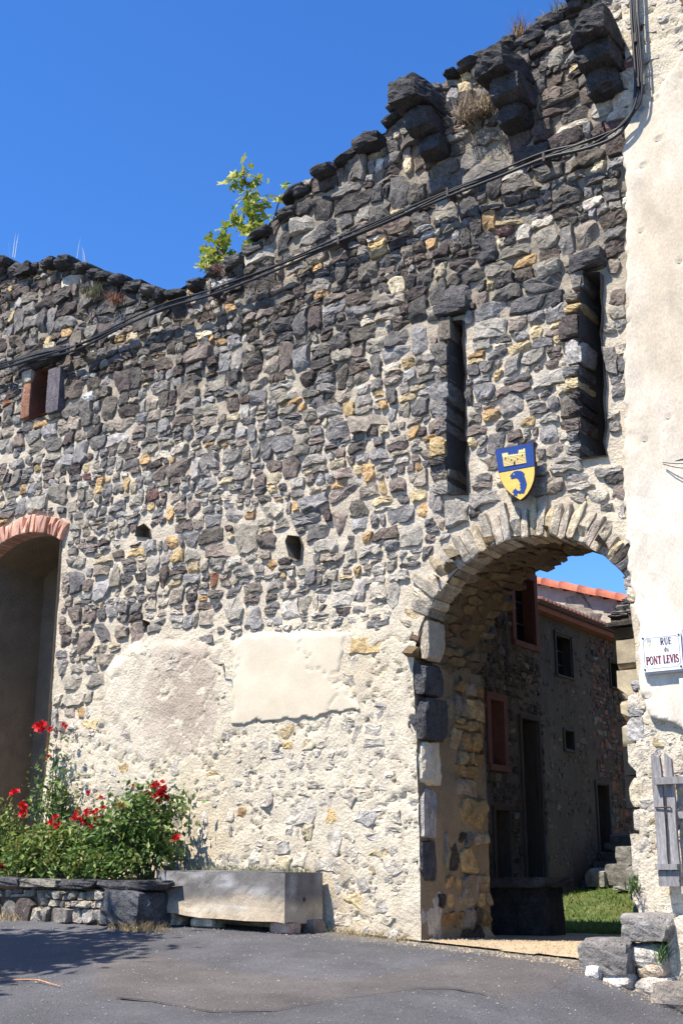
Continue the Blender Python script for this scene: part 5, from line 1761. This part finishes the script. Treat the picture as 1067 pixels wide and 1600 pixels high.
# second house further back
C2 = -3.2
h2 = thing("rear_house", "shaded plastered house with a low tiled eave at the back of the courtyard", "house", (C2 - 2, 11, 0))
y2a, y2b = H(846, 1200, C2)[0] - .2, H(966, 1200, C2)[0] + 2.4
za = H(850, 950, C2)[1]; zb2 = za
rw = [win_px(866, 890, 992, 1056, C2), win_px(951, 966, 1034, 1074, C2), win_px(880, 894, 1142, 1172, C2), win_px(930, 948, 1225, 1385, C2)]
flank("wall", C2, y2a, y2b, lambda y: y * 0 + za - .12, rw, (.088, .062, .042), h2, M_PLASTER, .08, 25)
m = MB(); m.add([(C2, y2a, -.3), (C2 - 6, y2a, -.3), (C2 - 6, y2a, za), (C2, y2a, za)], [(0, 3, 2, 1)], (.2, .17, .14)); m.build("end_wall", M_MORTAR, h2)
for w in rw[:3]: opening(w, C2, h2, .04, .2, M_GLASS, M_WOOD)
opening(rw[3], C2, h2, .05, .2, M_DOOR, M_WOOD, "door")
yq = H(932, 1200, C2)[0]
rects2 = [rect(w) for w in rw]
cl = pack_courses(y2a, y2b, -.1, za, [.07, .09, .11, .13], 71, .03, (1.0, 2.6), .12, .2)
cl = fit_cells(cl, [(y2a, -.2), (y2b, -.2), (y2b, za - .16), (y2a, za - .16)], rects2)
rubble("rubble_stones", [c for c in cl if c[1][0] > yq], yz_map(C2), h2, ['red', 'dark', 'red', 'grey'], 72, .012, (.0, .03), .8)
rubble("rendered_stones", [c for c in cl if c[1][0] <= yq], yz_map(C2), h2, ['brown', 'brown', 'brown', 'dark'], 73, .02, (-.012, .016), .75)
# eave: fascia + tile rows
m = MB(); m.box(C2 - .02, C2 + .16, y2a - .1, y2b, za - .14, za - .05, (.28, .10, .065)); m.box(C2 - .02, C2 + .22, y2a - .1, y2b, za - .05, za - .01, (.10, .06, .05)); m.build("eave_board", M_TILE, h2)
sl_ = math.radians(13)
ntile = 0
tile = MB()
for k in range(7):
    a0 = math.pi * k / 6
    tile.V.append((0, .075 * math.cos(a0), .06 * math.sin(a0)))
for k in range(7):
    a0 = math.pi * k / 6
    tile.V.append((-.5, .062 * math.cos(a0), .05 * math.sin(a0) + .5 * math.tan(sl_)))
tile.F = [(k, k + 1, k + 8, k + 7) for k in range(6)]
tile.F += [tuple(range(7))[::-1]]
TILE = mesh_data("roof_tile", tile.V, tile.F, M_TILE, True, np.array((.24, .12, .09)))
hl = np.array(h2.location)
y = y2a
while y < y2b:
    for row in range(3):
        if row and y > y2a + 3: continue
        o = link("roof_tile", TILE, h2, tuple(np.array((C2 + .27 - row * .42, y, za + .005 + row * .42 * math.tan(sl_) + row * .004)) - hl))
    y += .165
m = MB(); m.add([(C2 + .22, y2a, za - .008), (C2 + .22, y2b, za - .008), (C2 - 5, y2b, za + 5.2 * math.tan(sl_)), (C2 - 5, y2a, za + 5.2 * math.tan(sl_))], [(0, 1, 2, 3)], (.18, .09, .07)); m.build("roof", M_TILE, h2)

# sunlit gable beyond with a terracotta verge
YG = 14.0
h3 = thing("far_gable", "sunlit cream stone gable under a red terracotta verge beyond the courtyard", "house", (-3, YG, 0))
ga, gb = W(820, 901, YG), W(985, 934, YG)
sg = (gb[1] - ga[1]) / (gb[0] - ga[0])
zg = lambda x: ga[1] + sg * (x - ga[0])
x0_, x1_ = ga[0] - .8, gb[0] + 2.2
xs_ = np.arange(x0_, x1_, .1); zs_ = np.arange(-.2, 9.5, .1)
V, F = grid_sheet(xs_, zs_, lambda x, z: .03 * (fbm(x * 4, z * 4, 3) - .5))
cxx = V[F].mean(1); keep = cxx[:, 1] < zg(cxx[:, 0]) - .10
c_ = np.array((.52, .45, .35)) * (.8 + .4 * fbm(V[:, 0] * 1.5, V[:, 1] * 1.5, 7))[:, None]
obj("wall", np.stack([V[:, 0], YG - V[:, 2], V[:, 1]], -1), F[keep], M_MORTAR, h3, True, c_)
m = MB(); 
for xx in (x0_, x1_ - .1): m.add([(xx, YG, -.2), (xx, YG + 5, -.2), (xx, YG + 5, zg(xx) - .1), (xx, YG, zg(xx) - .1)], [(0, 1, 2, 3)], (.4, .35, .28))
m.build("side_wall", M_MORTAR, h3)
cl = pack(x0_, x1_, 3.5, 9, [(.14, 60), (.10, 200), (.07, 300)], lambda x, z, r: z < zg(x) - .3, 1.5, 81, (), 1.3)
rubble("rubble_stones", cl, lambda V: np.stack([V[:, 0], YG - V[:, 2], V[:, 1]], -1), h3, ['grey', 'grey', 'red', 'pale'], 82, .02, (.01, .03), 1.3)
tl_len = .42; x = x0_; k = 0
al = math.atan(sg)
while x < x1_:
    m = MB(); n_ = 8
    for e, (xx, rad) in enumerate(((0, .15), (tl_len + .05, .125))):
        for q in range(n_ + 1):
            a0 = math.pi * q / n_
            m.V.append((xx * math.cos(al), -rad * 1.25 * math.cos(a0), xx * math.sin(al) + rad * 1.25 * math.sin(a0)))
    m.F = [(q, q + 1, q + n_ + 2, q + n_ + 1) for q in range(n_)] + [tuple(range(n_ + 1)), tuple(range(n_ + 1, 2 * n_ + 2))[::-1]]
    me = mesh_data("verge_tile", m.V, m.F, M_TILE, True, np.array((.46, .145, .085)) * R.uniform(.85, 1.15))
    link("verge_tile", me, h3, tuple(np.array((x, YG - .02, zg(x) - .12 - .008 * (k % 2))) - np.array(h3.location)))
    x += tl_len; k += 1
m = MB(); m.add([(x0_, YG + .15, zg(x0_) - .06), (x1_, YG + .15, zg(x1_) - .06), (x1_, YG + 5, zg(x1_) - .06), (x0_, YG + 5, zg(x0_) - .06)], [(0, 1, 2, 3)], (.40, .14, .09)); m.build("roof", M_TILE, h3)

# pier with slate cap just inside the gate
YQ = 4.9
pier = thing("courtyard_pier", "cream stone pier under layered grey slates just inside the gateway", "pier", (1.2, YQ, 0))
pxa = W(966, 1100, YQ)[0]; pzt = W(985, 978, YQ)[1]
z = -.1; k = 0
while z < pzt:
    hh = min(R.uniform(.26, .40), pzt - z)
    if hh < .04: break
    off = R.uniform(-.015, .015)
    xx = pxa + off
    for j, L in enumerate((R.uniform(.35, .6), .9)):
        V, F = rock((L - .015, .6, hh - .014), 700 + k * 2 + j, 3, .97, 3, .012)
        V = V + np.array((xx + L / 2, YQ + .3, z + hh / 2)); xx += L
        obj("stone_block", V, F, M_TROUGH, pier, False, np.array((.42, .37, .29)) * R.uniform(.85, 1.1), True)
    z += hh; k += 1
m = MB(); m.box(pxa - .07, pxa + 1.5, YQ - .10, YQ + .7, pzt + .005, pzt + .055, (.06, .055, .055)); m.build("drip_board", M_DARK, pier)
m = MB(); m.box(pxa - .02, pxa + 1.5, YQ - .04, YQ + .65, pzt + .056, pzt + .15, (.12, .10, .09)); m.build("cap_course", M_STONE, pier)
for k in range(8):
    zz = pzt + .155 + k * .042; ins = -.05 + k * .032
    x = pxa + ins; j = 0
    while x < pxa + 1.4:
        L = R.uniform(.18, .32)
        V, F = rock((L, .70 - k * .05, .036), 760 + k * 9 + j, 2, .95, 4, .04)
        V = V + np.array((x + L / 2, YQ + .28, zz + R.uniform(-.004, .004)))
        obj("slate", V, F, M_STONE, pier, False, np.array((.15, .145, .15)) * R.uniform(.7, 1.25), True); x += L + .006; j += 1

# unseen house body behind the plastered front, added to keep skylight off the courtyard
h4 = thing("sky_block_house", "unseen plastered house body added right of the gateway to block sky light", "house", (4.5, 5, 0))
m = MB(); m.box(2.75, 9.5, T + .02, 9.0, -.6, 10.6, (.30, .26, .20)); m.build("wall", M_PLASTER, h4)
m = MB(); m.prism([(2.5, 10.6), (9.8, 10.6), (6.1, 12.2)], lambda x, z: (x, 9.2, z), lambda x, z: (x, T - .2, z), (.3, .12, .08)); m.build("roof", M_TILE, h4)

# stone table, steps and rubble blocks in the court
tb = thing("stone_table", "dark stone slab table standing in the shade behind the gateway", "table", (-.35, 2.9, -.07))
V, F = rock((1.05, .75, .11), 801, 3, .97, 4, .02); V = V + np.array((-.52, 2.9, .505)); obj("table_slab", V, F, M_DARK, tb, False, np.array((.09, .085, .08)), True)
V, F = rock((.86, .5, .56), 802, 3, .95, 4, .03); V = V + np.array((-.50, 2.9, .18)); obj("table_base", V, F, M_DARK, tb, False, np.array((.05, .047, .045)), True)
stp = thing("stone_steps", "shaded flight of stone steps against the rear house", "steps", (-2.6, 10.9, .35))
for k in range(6):
    V, F = rock((1.1, .30, .17), 820 + k, 3, .97, 3, .02); V = V + np.array((-2.62, 10.6 + k * .27, .36 + .165 * k + .05))
    obj("step", V, F, M_STONE, stp, False, np.array((.13, .12, .10)) * R.uniform(.85, 1.15), True)
for k, (px0, px1, py0, py1, y, lab) in enumerate(((962, 992, 1322, 1352, 10.6, "squared stone block topmost of the heap by the courtyard pier"), (940, 985, 1350, 1384, 10.4, "wide grey stone block at the bottom of the courtyard heap"),
                                                 (915, 945, 1356, 1386, 10.3, "pale rounded stone at the left end of the courtyard heap"), (975, 1010, 1352, 1386, 10.3, "dark stone block at the right end of the courtyard heap"), (958, 990, 1384, 1392, 9.8, "flat pale stone lying in the courtyard grass"))):
    a, _ = W(px0, (py0 + py1) / 2, y); b, _ = W(px1, (py0 + py1) / 2, y); zt = W(px0, py0, y)[1]; zb = W(px0, py1, y)[1]
    V, F = rock((b - a, .5, zt - zb), 840 + k, 3, .85, 6, .05); V = V + np.array(((a + b) / 2, y + .2, (zt + zb) / 2))
    tag(obj("stone_block", V, F, M_STONE, None, False, np.array((.20, .19, .17)) * R.uniform(.8, 1.3), True), lab, "stone", "loose stone blocks in the courtyard")

# ------------------------------------------------------------------ tree left of the view whose shade falls on the road
tree = thing("street_tree", "leafy street tree left of the rose bed casting shade on the asphalt", "tree", (-3.45, -5.35, float(ground(-3.45, -5.35))))
b0 = np.array(tree.location)
m = MB(); m.tube([b0, b0 + (0.05, 0, 1.5), b0 + (.0, .05, 3.0), b0 + (.1, 0, 4.6)], [.16, .13, .10, .04], 8, (.12, .09, .07))
for k in range(9):
    a = k * .7; s = b0 + (0, 0, 2.0 + .25 * k)
    m.tube([s, s + (math.cos(a) * .6, math.sin(a) * .6, .4), s + (math.cos(a) * 1.3, math.sin(a) * 1.1, .7)], [.05, .035, .015], 5, (.12, .09, .07))
m.build("trunk", M_WOOD, tree)
r_ = np.random.RandomState(12); P = []
for k in range(44):
    cpt = b0 + np.array((r_.normal(0, .62), r_.normal(0, .62), r_.uniform(3.4, 6.0)))
    for j in range(95): P.append(cpt + r_.normal(0, .26, 3))
m = MB(); leaves(m, P, .11, GREENS, r_); m.build("crown", M_LEAF, tree)
print("done")
